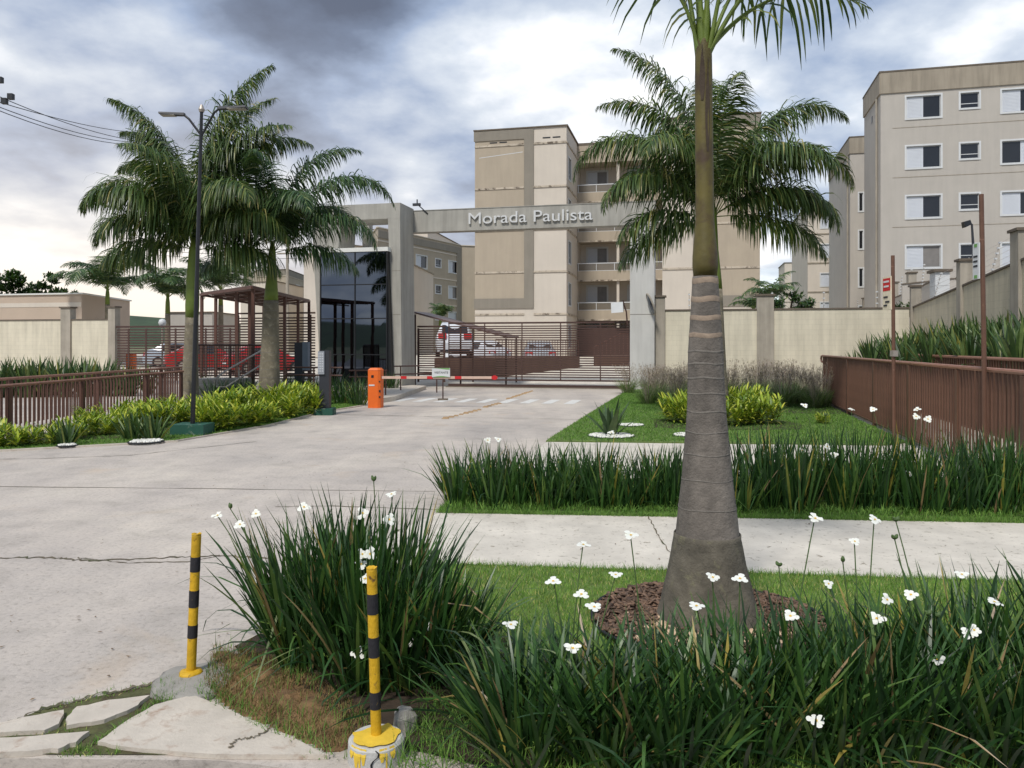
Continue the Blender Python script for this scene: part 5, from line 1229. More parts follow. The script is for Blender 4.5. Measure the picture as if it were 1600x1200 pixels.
# dry turf and weeds beside the bollards, moss in the joints
grass('dry_turf', DRYP, 16000, .035, .0035, L_DRY, z=.03, seed=5, lean=1.3, patch=.5)
grass('weeds', DRYP, 2600, .07, .004, L_LUSH, z=.03, seed=6, patch=.9)
grass('weeds', [GP(318, 1066), GP(350, 1085), GP(420, 1130), GP(530, 1182), GP(524, 1190), GP(405, 1146), GP(340, 1112), GP(305, 1090)], 4200, .055, .004, L_LUSH, z=.02, seed=7, lean=1.0)
for i, pl_ in enumerate(([(250, 1068), (300, 1066), (302, 1084), (262, 1102), (238, 1104)], [(238, 1100), (262, 1104), (196, 1142), (150, 1168), (108, 1184), (125, 1172), (180, 1140)], [(80, 1102), (180, 1076), (250, 1066), (246, 1074), (170, 1092), (84, 1112)],
                         [(100, 1170), (190, 1176), (185, 1182), (90, 1186)], [(96, 1134), (108, 1110), (118, 1112), (104, 1140)], [(0, 1150), (90, 1142), (150, 1140), (90, 1150), (0, 1158)], [(470, 1184), (560, 1184), (620, 1200), (480, 1196)])):
    q = [GP(*p) for p in pl_]; q = [(x, max(y, 3.2)) for x, y in q]
    grass('moss', q, (9000, 9000, 3500, 7000, 4000, 4000, 6000)[i], (.045, .035, .02, .03, .02, .02, .04)[i], .004, L_LUSH if i in (0, 1, 6) else L_GRASS, z=.008, seed=40 + i, lean=1.0)
grass('weeds', [(-.5, 3.06), (3.2, 3.06), (3.2, 3.6), (-.4, 3.7)], 3200, .12, .005, L_LUSH, z=.02, seed=9, lean=1.1)

# --- iris clumps (white-flowered, sword leaved) -----------------------------------------
IRB = [clump_mesh('leaves', 190, .17, .34, .86, .0175, .52, .24, L_IRIS, 100 + i, 6, floppy=.09) for i in range(4)]        # nearest, fine
IRM = [clump_mesh('leaves', 110, .19, .35, .90, .021, .42, .20, L_IRIS, 120 + i, 4, floppy=.05) for i in range(4)]
irises = []
def iris(label, x, y, mesh, rz, s=(1, 1, 1), group=None, z=.02):
    t = thing('iris_clump', label, 'plant', (x, y, z), rz, group); t.scale = s
    o = link('leaves', mesh, t, 'stuff'); irises.append(t); return t
left_ = [(-1.20, 4.40), (-.95, 4.50), (-.70, 4.52), (-1.06, 4.16), (-.78, 4.18), (-.52, 4.22), (-.72, 3.90), (-.50, 3.90), (-.36, 4.02)]
for i, (x, y) in enumerate(left_):
    w_ = 'on the left beside the farther bollard' if x < -1.0 else 'lower one by the lawn, right of the nearer bollard' if x > -.6 else 'tall one right behind the nearer bollard' if y < 4.3 else 'at the back of the bollard bed'; iris('white flowered iris clump ' + w_, x, y, IRB[i % 4], i * 1.7, (1, 1, rnd.uniform(.95, 1.08) if x < -.6 else .80 if x < -.4 else .66), 'iris clumps behind the bollards, ' + w_)
right_ = []
for k in range(11): right_.append((.04 + .31 * k, 3.52 + .02 * k, .52 + min(.36, max(0, (k - 1) * .055))))
for k in range(10): right_.append((.06 + .31 * k, 3.20, .60 + min(.18, k * .03)))
for i, (x, y, s) in enumerate(right_):
    iris('flowering iris clump, foreground row ' + ('left of the mulch ring' if x < .55 else 'in front of the mulch ring' if x < 1.9 else 'at the right edge of the picture') + (', nearer line' if y < 3.4 else ', farther line'), x + rnd.uniform(-.05, .05), y + rnd.uniform(-.05, .05), IRB[(i * 3 + 1) % 4], i * 2.3, (1, 1, s * .93), 'iris clumps in front of the nearest palm, ' + ('left' if x < .55 else 'middle' if x < 1.9 else 'right') + (' near' if y < 3.4 else ' far'))
for i in range(22):
    x = -.50 + .285 * i
    if 1.95 < x < 2.2: continue
    for row in range(2):
        if rnd.random() < .10: continue
        y = 8.25 - .065 * x + row * .48 + rnd.uniform(-.08, .08)
        s = .74 + (.21 if x > 2.4 else 0) + rnd.uniform(-.12, .12)
        g = 'left' if x < 2.1 else 'right'
        g += (' front row' if row == 0 else ' back row') + ('' if g == 'left' else ' next to the trunk' if x < 3.6 else ' towards the ramp fence'); iris('iris clump in the strip beyond the sidewalk, %s' % g, x + rnd.uniform(-.08, .08), y, IRM[(i + row * 2) % 4], i * 1.3 + row, (1, 1, s), 'iris clumps in the strip beyond the sidewalk, ' + g)
# flowers: white petals around a yellow mark on thin stalks
def flower_mesh(seed):
    r = random.Random(seed); V = []; F = []; MI = []
    for k in range(6):
        a = k * math.pi / 3 + r.uniform(-.12, .12); L = (.036 if k % 2 == 0 else .027) * r.uniform(.9, 1.1); w = L * .36; el0 = r.uniform(.25, .75)
        dx, dy = math.cos(a), math.sin(a); o = len(V)
        for (f, ww, zz) in ((0, .15, 0), (.45, .85, .35 * el0), (.8, 1.0, .35 * el0), (1.0, .45, .22 * el0)):
            for s_ in (-1, 1): V.append((dx * L * f - dy * w * ww * s_, dy * L * f + dx * w * ww * s_, L * zz + r.uniform(-.002, .002)))
        for i in range(3): F.append((o + 2 * i, o + 2 * i + 1, o + 2 * i + 3, o + 2 * i + 2)); MI.append(0)
    o = len(V)
    for k in range(4): V.append((.007 * math.cos(k * 1.57), .007 * math.sin(k * 1.57), .006))
    F.append((o, o + 1, o + 2, o + 3)); MI.append(1)
    return np_mesh('flower', V, F, [L_PETAL, L_YCEN], MI)
FLM = [flower_mesh(i) for i in range(4)]
def bud_mesh():
    mb = MB(); mb.lathe([(.002, 0), (.008, .008), (.010, .018), (.006, .032), (.001, .038)], 0, 0, 8); me = bpy.data.meshes.new('bud'); me.from_pydata([tuple(v) for v in mb.v], [], mb.f); me.materials.append(L_STEM); return me
BUD = bud_mesh()
FLW = [(865, 908, 3.5), (908, 928, 3.5), (928, 948, 3.45), (962, 898, 3.6), (985, 836, 3.65), (895, 1012, 3.4), (1088, 947, 3.5), (1113, 902, 3.6), (1156, 904, 3.55), (1273, 810, 3.7), (1366, 812, 3.7), (1335, 846, 3.65),
       (1503, 898, 3.5), (1385, 937, 3.45), (1423, 929, 3.5), (1553, 941, 3.4), (1513, 990, 3.3), (1522, 984, 3.32), (1464, 1030, 3.25), (1275, 1126, 2.98), (798, 976, 3.7), (911, 851, 3.75), (1294, 912, 3.6), (1235, 962, 3.5), (1370, 966, 3.45),
       (340, 806, 4.5), (375, 820, 4.4), (400, 803, 4.5), (475, 793, 4.6), (567, 802, 4.4), (612, 773, 4.5), (608, 812, 4.3), (566, 866, 4.0), (578, 866, 4.0), (564, 882, 4.0), (560, 1021, 3.75), (571, 905, 3.9), (676, 976, 3.9), (648, 1003, 3.9),
       (762, 688, 8.4), (778, 687, 8.4), (1433, 640, 8.6), (1431, 651, 8.5), (1364, 640, 8.7), (1253, 704, 8.5), (1303, 711, 8.2), (1420, 740, 8.1), (1450, 655, 8.4), (1257, 634, 8.9), (955, 676, 8.5), (1330, 640, 8.8), (1292, 698, 8.3), (1376, 795, 8.0)]
BUDS = [(1217, 885, 3.65), (1317, 878, 3.6), (1398, 843, 3.7), (1400, 815, 3.72), (1464, 965, 3.4), (1450, 962, 3.4), (584, 752, 4.5), (360, 795, 4.5), (1290, 650, 8.6), (1245, 655, 8.6)]
for i, (px, py, d) in enumerate(FLW + BUDS):
    p = Vector(AT(px, py, d)); is_bud = i >= len(FLW)
    best = min(irises, key=lambda t: (t.location.x - p.x) ** 2 + (t.location.y - p.y) ** 2 * (1.0 if d < 7 else .6))
    inv = Matrix.Translation(best.location) @ Matrix.Rotation(best.rotation_euler.z, 4, 'Z') @ Matrix.Diagonal((*best.scale, 1)); inv = inv.inverted()
    b = Vector((best.location.x + rnd.uniform(-.06, .06), best.location.y + rnd.uniform(-.06, .06), .02))
    mid = b.lerp(p, .55) + Vector((rnd.uniform(-.02, .02), 0, .02 + .05 * (p - b).length * .3))
    pts = [((1 - t) ** 2) * b + 2 * t * (1 - t) * mid + t * t * p for t in [k / 6 for k in range(7)]]
    mb = MB(); mb.tube([tuple(inv @ q) for q in pts], [.004, .004, .0038, .0035, .0032, .003, .0028], 5); st_ = mb.build('flower_stalk', L_STEM, best, local=True)
    if is_bud:
        for s_ in (-1, 1):
            o = link('bud', BUD, st_); o.location = inv @ p; o.rotation_euler = (s_ * .35, s_ * .3, 0)
    else:
        o = link('flower', FLM[i % 4], st_); o.location = inv @ p; o.rotation_euler = (Matrix.Rotation(-best.rotation_euler.z, 3, 'Z') @ Matrix.Rotation(rnd.uniform(.3, 1.15), 3, 'X') @ Matrix.Rotation(rnd.uniform(-.45, .45), 3, 'Y') @ Matrix.Rotation(rnd.uniform(0, 6.2), 3, 'Z')).to_euler()
        k_ = rnd.uniform(.8, 1.15) if d < 7 else 1.2; o.scale = (k_, k_, k_)
# a few long pale blades flopping over the dry patch
t = thing('fallen_leaves', 'long pale iris blades flopped over the dry patch beside the farther bollard', 'leaves', (-1.2, 4.1, .02))
r = np.random.default_rng(5)
def fixed_blades(lst, m, parent, name='blade'):
    for (a, b, sag, w) in lst:
        A, B = Vector(a), Vector(b); k = 8; L_ = []; dirv = (B - A).normalized(); sd_ = dirv.cross(Vector((0, 0, 1))).normalized()
        mb = MB()
        for i in range(k + 1):
            f = i / k; p = A.lerp(B, f) + Vector((0, 0, sag * 4 * f * (1 - f))); ww = w / 2 * (1 - .85 * f * f)
            L_.append((mb.pt(tuple(p - sd_ * ww)), mb.pt(tuple(p + sd_ * ww))))
        for p, q in zip(L_, L_[1:]): mb.face((p[0], p[1], q[1], q[0]))
        mb.build(name, m, parent)
PB = mat("pale_blade", (120, 134, 88), .5, .15, 12, transl=.15)
fixed_blades([((-.95, 4.2, .12), (-1.78, 4.05, .16), .06, .013), ((-.95, 4.15, .14), (-1.36, 3.72, .05), .05, .013), ((-1.0, 4.2, .1), (-1.30, 3.62, .05), .05, .008), ((-1.22, 4.15, .35), (-1.24, 3.72, .03), .0, .014), ((-.5, 3.95, .1), (-1.1, 4.05, .12), .08, .012),
              ((-.28, 3.75, .32), (.05, 3.42, .08), .12, .015), ((-.25, 3.75, .3), (-.1, 3.36, .1), .05, .014), ((.1, 3.6, .3), (.42, 3.2, .12), .1, .012)], PB, t)

# --- palms ------------------------------------------------------------------------------
def frond_np(L, th0, droop, nl, ll, seed, width=.03, gr=.55, plume=.35, start=.13, bend=1.9, nseg=4, petiole=.016):
    r = np.random.default_rng(seed); n = 26; ds = L / n
    th = th0 - droop * (np.linspace(0, 1, n + 1) ** bend)
    x = np.concatenate([[0], np.cumsum(np.cos(th[:-1]) * ds)]); z = np.concatenate([[0], np.cumsum(np.sin(th[:-1]) * ds)])
    side = r.normal(0, .09) * np.linspace(0, 1, n + 1) ** 2 * L
    S = np.linspace(start, .995, nl); S = np.repeat(S, 2); sg = np.tile([1, -1], nl); S = np.clip(S + r.normal(0, .004, len(S)), start, .998)
    px = np.interp(S * n, np.arange(n + 1), x); pz = np.interp(S * n, np.arange(n + 1), z); py = np.interp(S * n, np.arange(n + 1), side); pt = np.interp(S * n, np.arange(n + 1), th)
    T = np.stack([np.cos(pt), np.zeros_like(pt), np.sin(pt)], 1); N = np.stack([-np.sin(pt), np.zeros_like(pt), np.cos(pt)], 1); B = np.stack([np.zeros_like(pt), sg * 1.0, np.zeros_like(pt)], 1)
    up = r.normal(0.05, plume, len(S)); fw = .25 + .85 * S ** 2 + r.normal(0, .08, len(S))
    D_ = B + N * up[:, None] + T * fw[:, None]; D_ /= np.linalg.norm(D_, axis=1, keepdims=True)
    prof = np.sin(np.clip((S - start) / (1 - start), 0, 1) ** .8 * np.pi * .86 + .32); prof = np.clip(prof, .18, 1)
    ln = ll * prof * r.uniform(.85, 1.1, len(S)); P = np.stack([px, py, pz], 1)
    k = nseg + 1; pts = [P]; d = D_.copy()
    for i in range(nseg):
        d = d + np.array([0, 0, -1.0]) * (gr * r.uniform(.7, 1.3, (len(S), 1)) * (.45 + .5 * i)) / nseg * 1.6; d /= np.linalg.norm(d, axis=1, keepdims=True)
        P = P + d * (ln / nseg)[:, None]; pts.append(P)
    pts = np.stack(pts, 1)                                    # n, k, 3
    wv = np.cross(D_, N + r.normal(0, .3, N.shape)); wv /= np.linalg.norm(wv, axis=1, keepdims=True)
    wp = np.array([.5, 1.0, .95, .7, .05]) if nseg == 4 else np.array([.6, 1.0, .75, .05])
    w = wp[None, :] * (width / 2) * (.6 + .4 * prof)[:, None]
    V = np.stack([pts - wv[:, None] * w[..., None], pts + wv[:, None] * w[..., None]], 2).reshape(-1, 3)
    f = np.array([[2 * i, 2 * i + 1, 2 * i + 3, 2 * i + 2] for i in range(nseg)])
    F = (np.arange(len(S))[:, None, None] * (2 * k) + f[None]).reshape(-1, 4)
    # rachis, four sided
    rv = []; C = np.stack([x, side, z], 1)
    for i in range(n + 1):
        rr = petiole * (1 - .86 * i / n); nn = np.array([-math.sin(th[i]), 0, math.cos(th[i])]); bb = np.array([0, 1, 0])
        for (a, b) in ((1, 0), (0, 1), (-1, 0), (0, -1)): rv.append(C[i] + nn * rr * .8 * a + bb * rr * b * (1.6 if i < 3 else 1))
    rv = np.array(rv); rf = np.array([[4 * i + j, 4 * i + (j + 1) % 4, 4 * i + 4 + (j + 1) % 4, 4 * i + 4 + j] for i in range(n) for j in range(4)])
    return join([(V, F, 0), (rv, rf, 1)])
_fr = {}
def frond_mesh(L, th0, droop, nl, ll, seed, leafm, width=.03, **kw):
    key = (round(L, 2), round(th0, 2), round(droop, 2), nl, ll, seed, leafm.name, tuple(sorted(kw.items())))
    if key not in _fr:
        V, F, MI = frond_np(L, th0, droop, nl, ll, seed, width, **kw)
        _fr[key] = np_mesh('frond', V, F, [leafm, M_SHAFTG], MI)
    return _fr[key]
def palm(label, x, y, prof, shaft, crown_z, fronds, leafm, trunk_m=M_TRUNKG, z0=0.0, rings=(), lean=(0, 0), nl=60, ll=.55, width=.03, ringm=M_RINGT, cat='palm tree', shaftm=M_SHAFTG, seed=0, kw={}):
    """prof: trunk (radius, z); shaft: crownshaft (radius, z); fronds: (azimuth deg, elevation deg, length, droop rad)"""
    t = thing('palm_tree', label, cat, (x, y, z0)); rr = random.Random(seed); H = crown_z
    def off(z): return (x + lean[0] * z / H, y + lean[1] * z / H)
    def body(P, m, nm, n=32, jt=.012):
        mb = MB(); rings_ = []
        for (r_, z) in P:
            cx_, cy_ = off(z); ring = []
            for j in range(n):
                an = 2 * math.pi * j / n; q = r_ * (1 + jt * mnoise.noise(Vector((math.cos(an) * 1.5, math.sin(an) * 1.5, z * 3 + seed))) * 2)
                ring.append(mb.pt((cx_ + q * math.cos(an), cy_ + q * math.sin(an), z + z0)))
            rings_.append(ring)
        for a, b in zip(rings_, rings_[1:]):
            for j in range(n): mb.face((a[j], a[(j + 1) % n], b[(j + 1) % n], b[j]))
        mb.face(rings_[0][::-1]); mb.face(rings_[-1]); return mb.build(nm, m, t, smooth=True)
    body(prof, trunk_m, 'trunk'); body(shaft, shaftm, 'crownshaft', 24, .01)
    def rad(z):
        for (r0, a), (r1, b) in zip(prof, prof[1:]):
            if a <= z <= b: return r0 + (r1 - r0) * (z - a) / (b - a)
        return prof[-1][0]
    for (z, hgt, m_) in rings:
        mb = MB(); n = 36; cx_, cy_ = off(z); lo = []; hi = []; q0, q1 = [], []
        for j in range(n):
            an = 2 * math.pi * j / n; wob = .004 * math.sin(an * 3 + z * 9) + rr.uniform(-.001, .001)
            for (lst, dz, dr) in ((lo, -hgt / 2, .0005), (q0, -hgt / 3, .0018), (q1, hgt / 3, .0018), (hi, hgt / 2, .0005)):
                q = (rad(z + dz) + dr) * (1 + .012 * mnoise.noise(Vector((math.cos(an) * 1.5, math.sin(an) * 1.5, z * 3 + seed))) * 2)
                lst.append(mb.pt((cx_ + q * math.cos(an), cy_ + q * math.sin(an), z + dz + wob + z0)))
        for a, b in ((lo, q0), (q0, q1), (q1, hi)):
            for j in range(n): mb.face((a[j], a[(j + 1) % n], b[(j + 1) % n], b[j]))
        mb.build('ring_scar', m_, t, smooth=True)
    for i, f in enumerate(fronds):
        az, el, L, dr = f[:4]; me = frond_mesh(L, R(el), dr, int(nl * L / 3), ll, seed * 50 + i % 7, leafm, width, **kw)
        o = link('frond', me, t); cx_, cy_ = off(crown_z); rz = R(az)
        zz = crown_z - (f[4] if len(f) > 4 else 0) - .03 * (i % 4)
        o.location = Vector((cx_ + .03 * math.cos(rz), cy_ + .03 * math.sin(rz), zz + z0)) - t.location; o.rotation_euler = (0, 0, rz)
    return t
# nearest palm: ringed grey trunk, flared foot
K = .0019434
py_w = [(985, 168), (970, 160), (931, 140), (883, 118), (840, 101), (834, 97), (791, 89), (747, 78), (708, 71), (674, 65), (642, 60), (614, 58), (590, 56), (568, 55), (549, 54), (525, 51), (497, 47), (468, 43), (439, 39.5), (432, 38.5)]
cx_of = lambda py: 1108 - (985 - py) * .011
prof = [(w * K, 1.7 + (540 - py) * 4.74 / FPX) for py, w in py_w]; prof[0] = (prof[0][0] * 1.05, -0.02)
fine = []
for (r0, a), (r1, b) in zip(prof, prof[1:]):
    n = max(1, int((b - a) / .05))
    for k in range(n): fine.append((r0 + (r1 - r0) * k / n, a + (b - a) * k / n))
fine.append(prof[-1]); prof = fine
zz_ = lambda py: 1.7 + (540 - py) * 4.74 / FPX
shaft = [(.070, zz_(431)), (.076, zz_(415)), (.075, zz_(400)), (.070, zz_(385)), (.062, zz_(365)), (.056, zz_(345)), (.054, zz_(300)), (.0535, zz_(200)), (.052, zz_(120)), (.050, zz_(80)), (.040, zz_(50)), (.02, zz_(20))]
rg_ = [(zz_(439), .034, M_RING), (zz_(468), .034, M_RING), (zz_(497), .03, M_RING), (zz_(524), .028, M_RING), (zz_(549), .013, M_RINGT), (zz_(568), .011, M_RINGT), (zz_(590), .012, M_RINGT), (zz_(614), .010, M_RINGT),
       (zz_(642), .010, M_RINGT), (zz_(674), .008, M_RINGT), (zz_(708), .008, M_RINGT), (zz_(747), .007, M_RINGT), (zz_(791), .006, M_RINGT), (zz_(883), .006, M_RINGT)]
near = palm('nearest palm, big ringed grey trunk with flared foot in the lawn', PX, PY, prof, shaft, zz_(78),
     [(3, 50, 1.15, 1.4), (-14, 64, 1.5, 1.5), (186, 84, .9, 1.4), (150, 84, 2.0, .6), (-75, 86, 2.1, .3), (24, 70, 1.6, 1.3), (-35, 80, 2.0, .6), (95, 84, 2.1, .6), (235, 86, 2.1, .4)],
     L_PALM, M_TRUNKG, 0, rg_, (-.028, 0), nl=62, ll=.50, width=.020, kw=dict(start=.24, petiole=.020, bend=1.3, gr=.8), shaftm=M_SHAFT, seed=1)
# dark rough foot and torn sheath of the nearest palm
mb = MB(); n = 48; top = []
lo_prof = [(p[0] + .0035, p[1]) for p in prof if p[1] < zz_(836)]
rings_ = []
for (r_, z) in lo_prof + [(lo_prof[-1][0] + .000, zz_(833)), (lo_prof[-1][0] - .006, zz_(832))]:
    ring = []
    for j in range(n):
        an = 6.2832 * j / n; q = r_ * (1 + .024 * mnoise.noise(Vector((math.cos(an) * 1.5, math.sin(an) * 1.5, z * 3 + 1)))) + .004 * mnoise.noise(Vector((math.cos(an) * 6, math.sin(an) * 6, z * 14)))
        if z < .15: q += .02 * max(0, mnoise.noise(Vector((math.cos(an) * 4, math.sin(an) * 4, 5)))) * (1 - z / .15)
        ring.append(mb.pt((PX - .028 * z / 3.7 + q * math.cos(an), PY + q * math.sin(an), z)))
    rings_.append(ring)
for a, b in zip(rings_, rings_[1:]):
    for j in range(n): mb.face((a[j], a[(j + 1) % n], b[(j + 1) % n], b[j]))
mb.build('root_collar', M_TRUNKD, near, smooth=True)
for (a0, z0_, z1_) in ((-1.9, zz_(160), zz_(75)), (-1.3, zz_(240), zz_(95))):
    mb = MB(); prev = None
    for k in range(9):
        f = k / 8; z = z0_ + (z1_ - z0_) * f; wv = .25 * math.sin(math.pi * min(1, f + .1)) + .04; q = .0565 if z < zz_(100) else .060
        a = mb.pt((PX - .03 + q * math.cos(a0 - wv), PY + q * math.sin(a0 - wv), z)); b = mb.pt((PX - .03 + q * math.cos(a0 + wv), PY + q * math.sin(a0 + wv), z))
        if prev: mb.face((prev[0], prev[1], b, a))
        prev = (a, b)
    mb.build('dry_sheath', M_BRANCH, near)
# mulch ring with edging, bark chips and pale stones
mr = thing('mulch_ring', 'ring of red brown bark mulch with black edging around the nearest palm', 'mulch bed', (PX, PY, 0))
MB().lathe([(.70, .0), (.70, .03), (.5, .045), (.02, .05)], PX, PY, 48).build('mulch_base', mat("mulch_base", (70, 44, 34), .95, .3, 20, .8, 60), mr, smooth=True)
mb = MB(); E = [(PX + .70 * math.cos(6.283 * k / 48), PY + .70 * math.sin(6.283 * k / 48), .045 + .008 * math.sin(k * .7)) for k in range(49)]
mb.tube(E, .012, 6, cap=False); mb.build('edging', M_EDGE, mr)
V = []; F = []; r = random.Random(9)
for k in range(2600):
    a = r.uniform(0, 6.283); q = math.sqrt(r.uniform(.09, .47)); x = PX + q * math.cos(a); y = PY + q * math.sin(a); z = .045 + r.uniform(0, .025)
    l_, w_, h_ = r.uniform(.012, .034), r.uniform(.006, .015), .004; M_ = Matrix.Rotation(r.uniform(0, 6.28), 3, 'Z') @ Matrix.Rotation(r.uniform(-.7, .7), 3, 'X') @ Matrix.Rotation(r.uniform(-.5, .5), 3, 'Y')
    o = len(V)
    for (sx, sy, sz) in ((-1, -1, -1), (1, -1, -1), (1, 1, -1), (-1, 1, -1), (-1, -1, 1), (1, -1, 1), (1, 1, 1), (-1, 1, 1)):
        v = M_ @ Vector((sx * l_, sy * w_ * (1 if sx > 0 else .6), sz * h_)); V.append((x + v.x - PX, y + v.y - PY, z + v.z))
    for q_ in ((0, 3, 2, 1), (4, 5, 6, 7), (0, 1, 5, 4), (1, 2, 6, 5), (2, 3, 7, 6), (3, 0, 4, 7)): F.append([o + i for i in q_])
obj_mesh('bark_chips', V, F, M_BARK, None, mr, 'stuff')
def stone_mesh(seed, s=1.0):
    r = random.Random(seed); mb = MB(); mb.lathe([(.01, -.6), (.8, -.35), (1, .05), (.75, .45), (.2, .62)], 0, 0, 8, lambda a, z: r.uniform(-.18, .18)); me = bpy.data.meshes.new('stone'); me.from_pydata([tuple(v) for v in mb.v], [], mb.f); me.materials.append(M_STONE)
    me.polygons.foreach_set('use_smooth', [True] * len(me.polygons)); return me
SM_ = [stone_mesh(i) for i in range(4)]
for k in range(46):
    a = -math.pi / 2 + r.gauss(0, .75); q = r.uniform(.30, .62); o = link('stone', SM_[k % 4], mr); s_ = r.uniform(.018, .042)
    o.location = (q * math.cos(a), q * math.sin(a), .065); o.scale = (s_, s_ * r.uniform(.7, 1.1), s_ * .6); o.rotation_euler = (r.uniform(-.3, .3), 0, r.uniform(0, 6))
def simple_prof(rb, rt, zt, bulge=0):
    return [(rb * (1 + bulge * (1 - f) ** 2) + (rt - rb) * f, zt * f - (.02 if f == 0 else 0)) for f in [k / 10 for k in range(11)]]
# second palm, directly behind the first; fronds seen around it
palm('second palm hidden behind the nearest trunk, wide dark crown in the middle right', 4.72, 18.0, simple_prof(.24, .19, 3.0, .25), [(.19, 2.98), (.17, 3.3), (.12, 3.9), (.10, 4.7), (.05, 5.1)], 4.7,
     [(180, 64, 4.5, 2.7), (195, 44, 3.3, 2.4), (170, 80, 4.3, 1.9), (186, 14, 2.6, 1.6), (222, 62, 3.6, 2.4), (140, 56, 3.6, 2.4),
      (2, 72, 4.9, 2.0), (-8, 58, 4.1, 2.7), (6, 34, 3.3, 2.1), (30, 66, 4.2, 2.2), (-45, 58, 3.6, 2.4), (75, 84, 4.8, 1.2), (-90, 76, 3.8, 1.6), (-3, 4, 3.0, 1.3), (182, -8, 2.5, 1.1), (165, 84, 5.2, 1.2), (-14, 30, 3.4, 2.2)],
     L_PALM, M_LICH, 0, [(.5 + .22 * k, .014, M_RINGT) for k in range(11)], (-.1, 0), nl=150, ll=1.05, width=.036, seed=2, kw=dict(gr=1.0, plume=.38))
palm('left palm with tall shaggy crown behind the lamp post', *GP(296, 636), simple_prof(.22, .17, 2.5, .15), [(.17, 2.45), (.185, 2.8), (.17, 3.5), (.13, 4.3), (.06, 4.7)], 4.35,
     [(178, 66, 4.5, 2.7), (190, 46, 3.5, 2.4), (166, 78, 4.4, 2.0), (4, 66, 4.3, 2.6), (-12, 46, 3.5, 2.5), (14, 80, 5.2, 1.9), (-40, 62, 4.0, 2.4), (40, 60, 4.0, 2.4), (10, 88, 5.7, 1.2), (-100, 74, 4.0, 1.8),
      (130, 66, 4.2, 2.2), (-140, 60, 3.8, 2.4), (184, 18, 2.7, 1.6), (2, 14, 2.7, 1.6), (185, 86, 5.1, 1.3), (60, 87, 5.4, 1.1), (170, 83, 4.8, 1.6), (-20, 82, 4.9, 1.7)],
     L_PALM, M_LICH, 0, [(.3 + .2 * k, .012, M_RINGT) for k in range(11)], (.12, 0), nl=165, ll=1.25, width=.038, seed=3, kw=dict(gr=1.3, plume=.42))
palm('second left palm with crown reaching towards the portal tower', *GP(420, 632), simple_prof(.30, .21, 3.0, .1), [(.2, 2.95), (.19, 3.2), (.13, 3.9), (.10, 4.4), (.05, 4.7)], 4.4,
     [(0, 66, 4.9, 2.5), (-8, 46, 3.8, 2.5), (8, 84, 4.6, 1.7), (172, 66, 3.8, 2.5), (192, 40, 3.1, 2.3), (150, 82, 4.4, 1.5), (40, 62, 3.8, 2.4), (-55, 64, 3.6, 2.5), (-100, 78, 3.8, 1.8), (4, 16, 2.7, 1.6), (178, 10, 2.4, 1.4), (110, 60, 3.6, 2.2)],
     L_PALMD, M_LICH, 0, [(.3 + .24 * k, .014, M_RINGT) for k in range(12)], (.1, 0), nl=150, ll=1.05, width=.036, seed=4, kw=dict(gr=1.0, plume=.38))
# feathery palms farther back
def back_palm(label, px, py_c, d, s, seed, n=14, leafm=L_PALMD):
    x, y, zc = AT(px, py_c, d); g0 = HT(x, y); rr = random.Random(seed)
    fr = [(k * 360 / n + rr.uniform(-10, 10), rr.uniform(35, 86), s * rr.uniform(.85, 1.15), rr.uniform(1.5, 2.4)) for k in range(n)]
    palm(label, x, y, simple_prof(.17, .13, zc - g0 - .9 if zc - g0 > 2 else .4), [(.13, max(.3, zc - g0 - .95)), (.11, zc - g0 - .3), (.05, zc - g0 + .2)], zc - g0, fr, leafm, M_LICH, g0, (), (0, 0), nl=70, ll=.80 * s / 2.4, width=.05, seed=seed, kw=dict(nseg=3, plume=.2))
back_palm('feathery palm behind the low flat roofed building', 168, 452, 46, 3.3, 21)
back_palm('feathery palm between the low building and the first left palm', 262, 464, 42, 2.8, 22, 15)
back_palm('feathery palm above the slatted fence just right of the lamp post', 345, 452, 44, 3.0, 23)
back_palm('small palm tip showing above the gate beside the plain wing', 688, 498, 56, 1.6, 24, 10)
back_palm('young palm behind the cream wall right of the second palm', 1205, 468, 36, 1.7, 25, 11)
back_palm('low palm tuft peeking over the cream wall behind the nearest trunk', 1178, 482, 35, 1.1, 26, 9)

# --- variegated shrubs ------------------------------------------------------------------
def lance_shrub(seed, R_, H_, stalks, m, ll=.24, lw=.045):
    r = np.random.default_rng(seed); B = []; Y = []; Lz = []; LN = []
    for s in range(stalks):
        a = r.uniform(0, 6.283); q = R_ * math.sqrt(r.uniform(0, 1)) * .75; bx, by = q * math.cos(a), q * math.sin(a); h = H_ * r.uniform(.45, 1.0) * (1 - .35 * (q / R_) ** 2); lx_, ly_ = .35 * q * math.cos(a), .35 * q * math.sin(a)
        for k in range(15):
            f = (k + r.uniform(0, .8)) / 15; B.append((bx + lx_ * f, by + ly_ * f, h * (.12 + .88 * f) * .82)); Y.append(k * 2.4 + r.uniform(-.3, .3)); Lz.append(1.35 - .80 * f + r.uniform(-.25, .25)); LN.append(ll * (.75 + .4 * r.uniform(0, 1)))
    B = np.array(B); Y = np.array(Y); Lz = np.array(Lz); LN = np.array(LN)
    V, F = blades(B, Y, Lz, LN, lw * r.uniform(.7, 1.2, len(B)), r.uniform(.3, .9, len(B)), 4, wprof=np.array([.25, .85, 1.0, .7, .05]))
    return np_mesh('leaves', V, F, m)
SHB = [lance_shrub(200 + i, .52, .82, 40, L_VAR, .29, .052) for i in range(3)]
SHS = [lance_shrub(210 + i, .38, .50, 30, L_VAR, .19, .036) for i in range(2)]
def shrub(label, x, y, me, rz, s, group):
    t = thing('variegated_shrub', label, 'shrub', (x, y, .03), rz, group); t.scale = (s[0], s[0], s[1]); o = link('leaves', me, t, 'stuff')
    return t
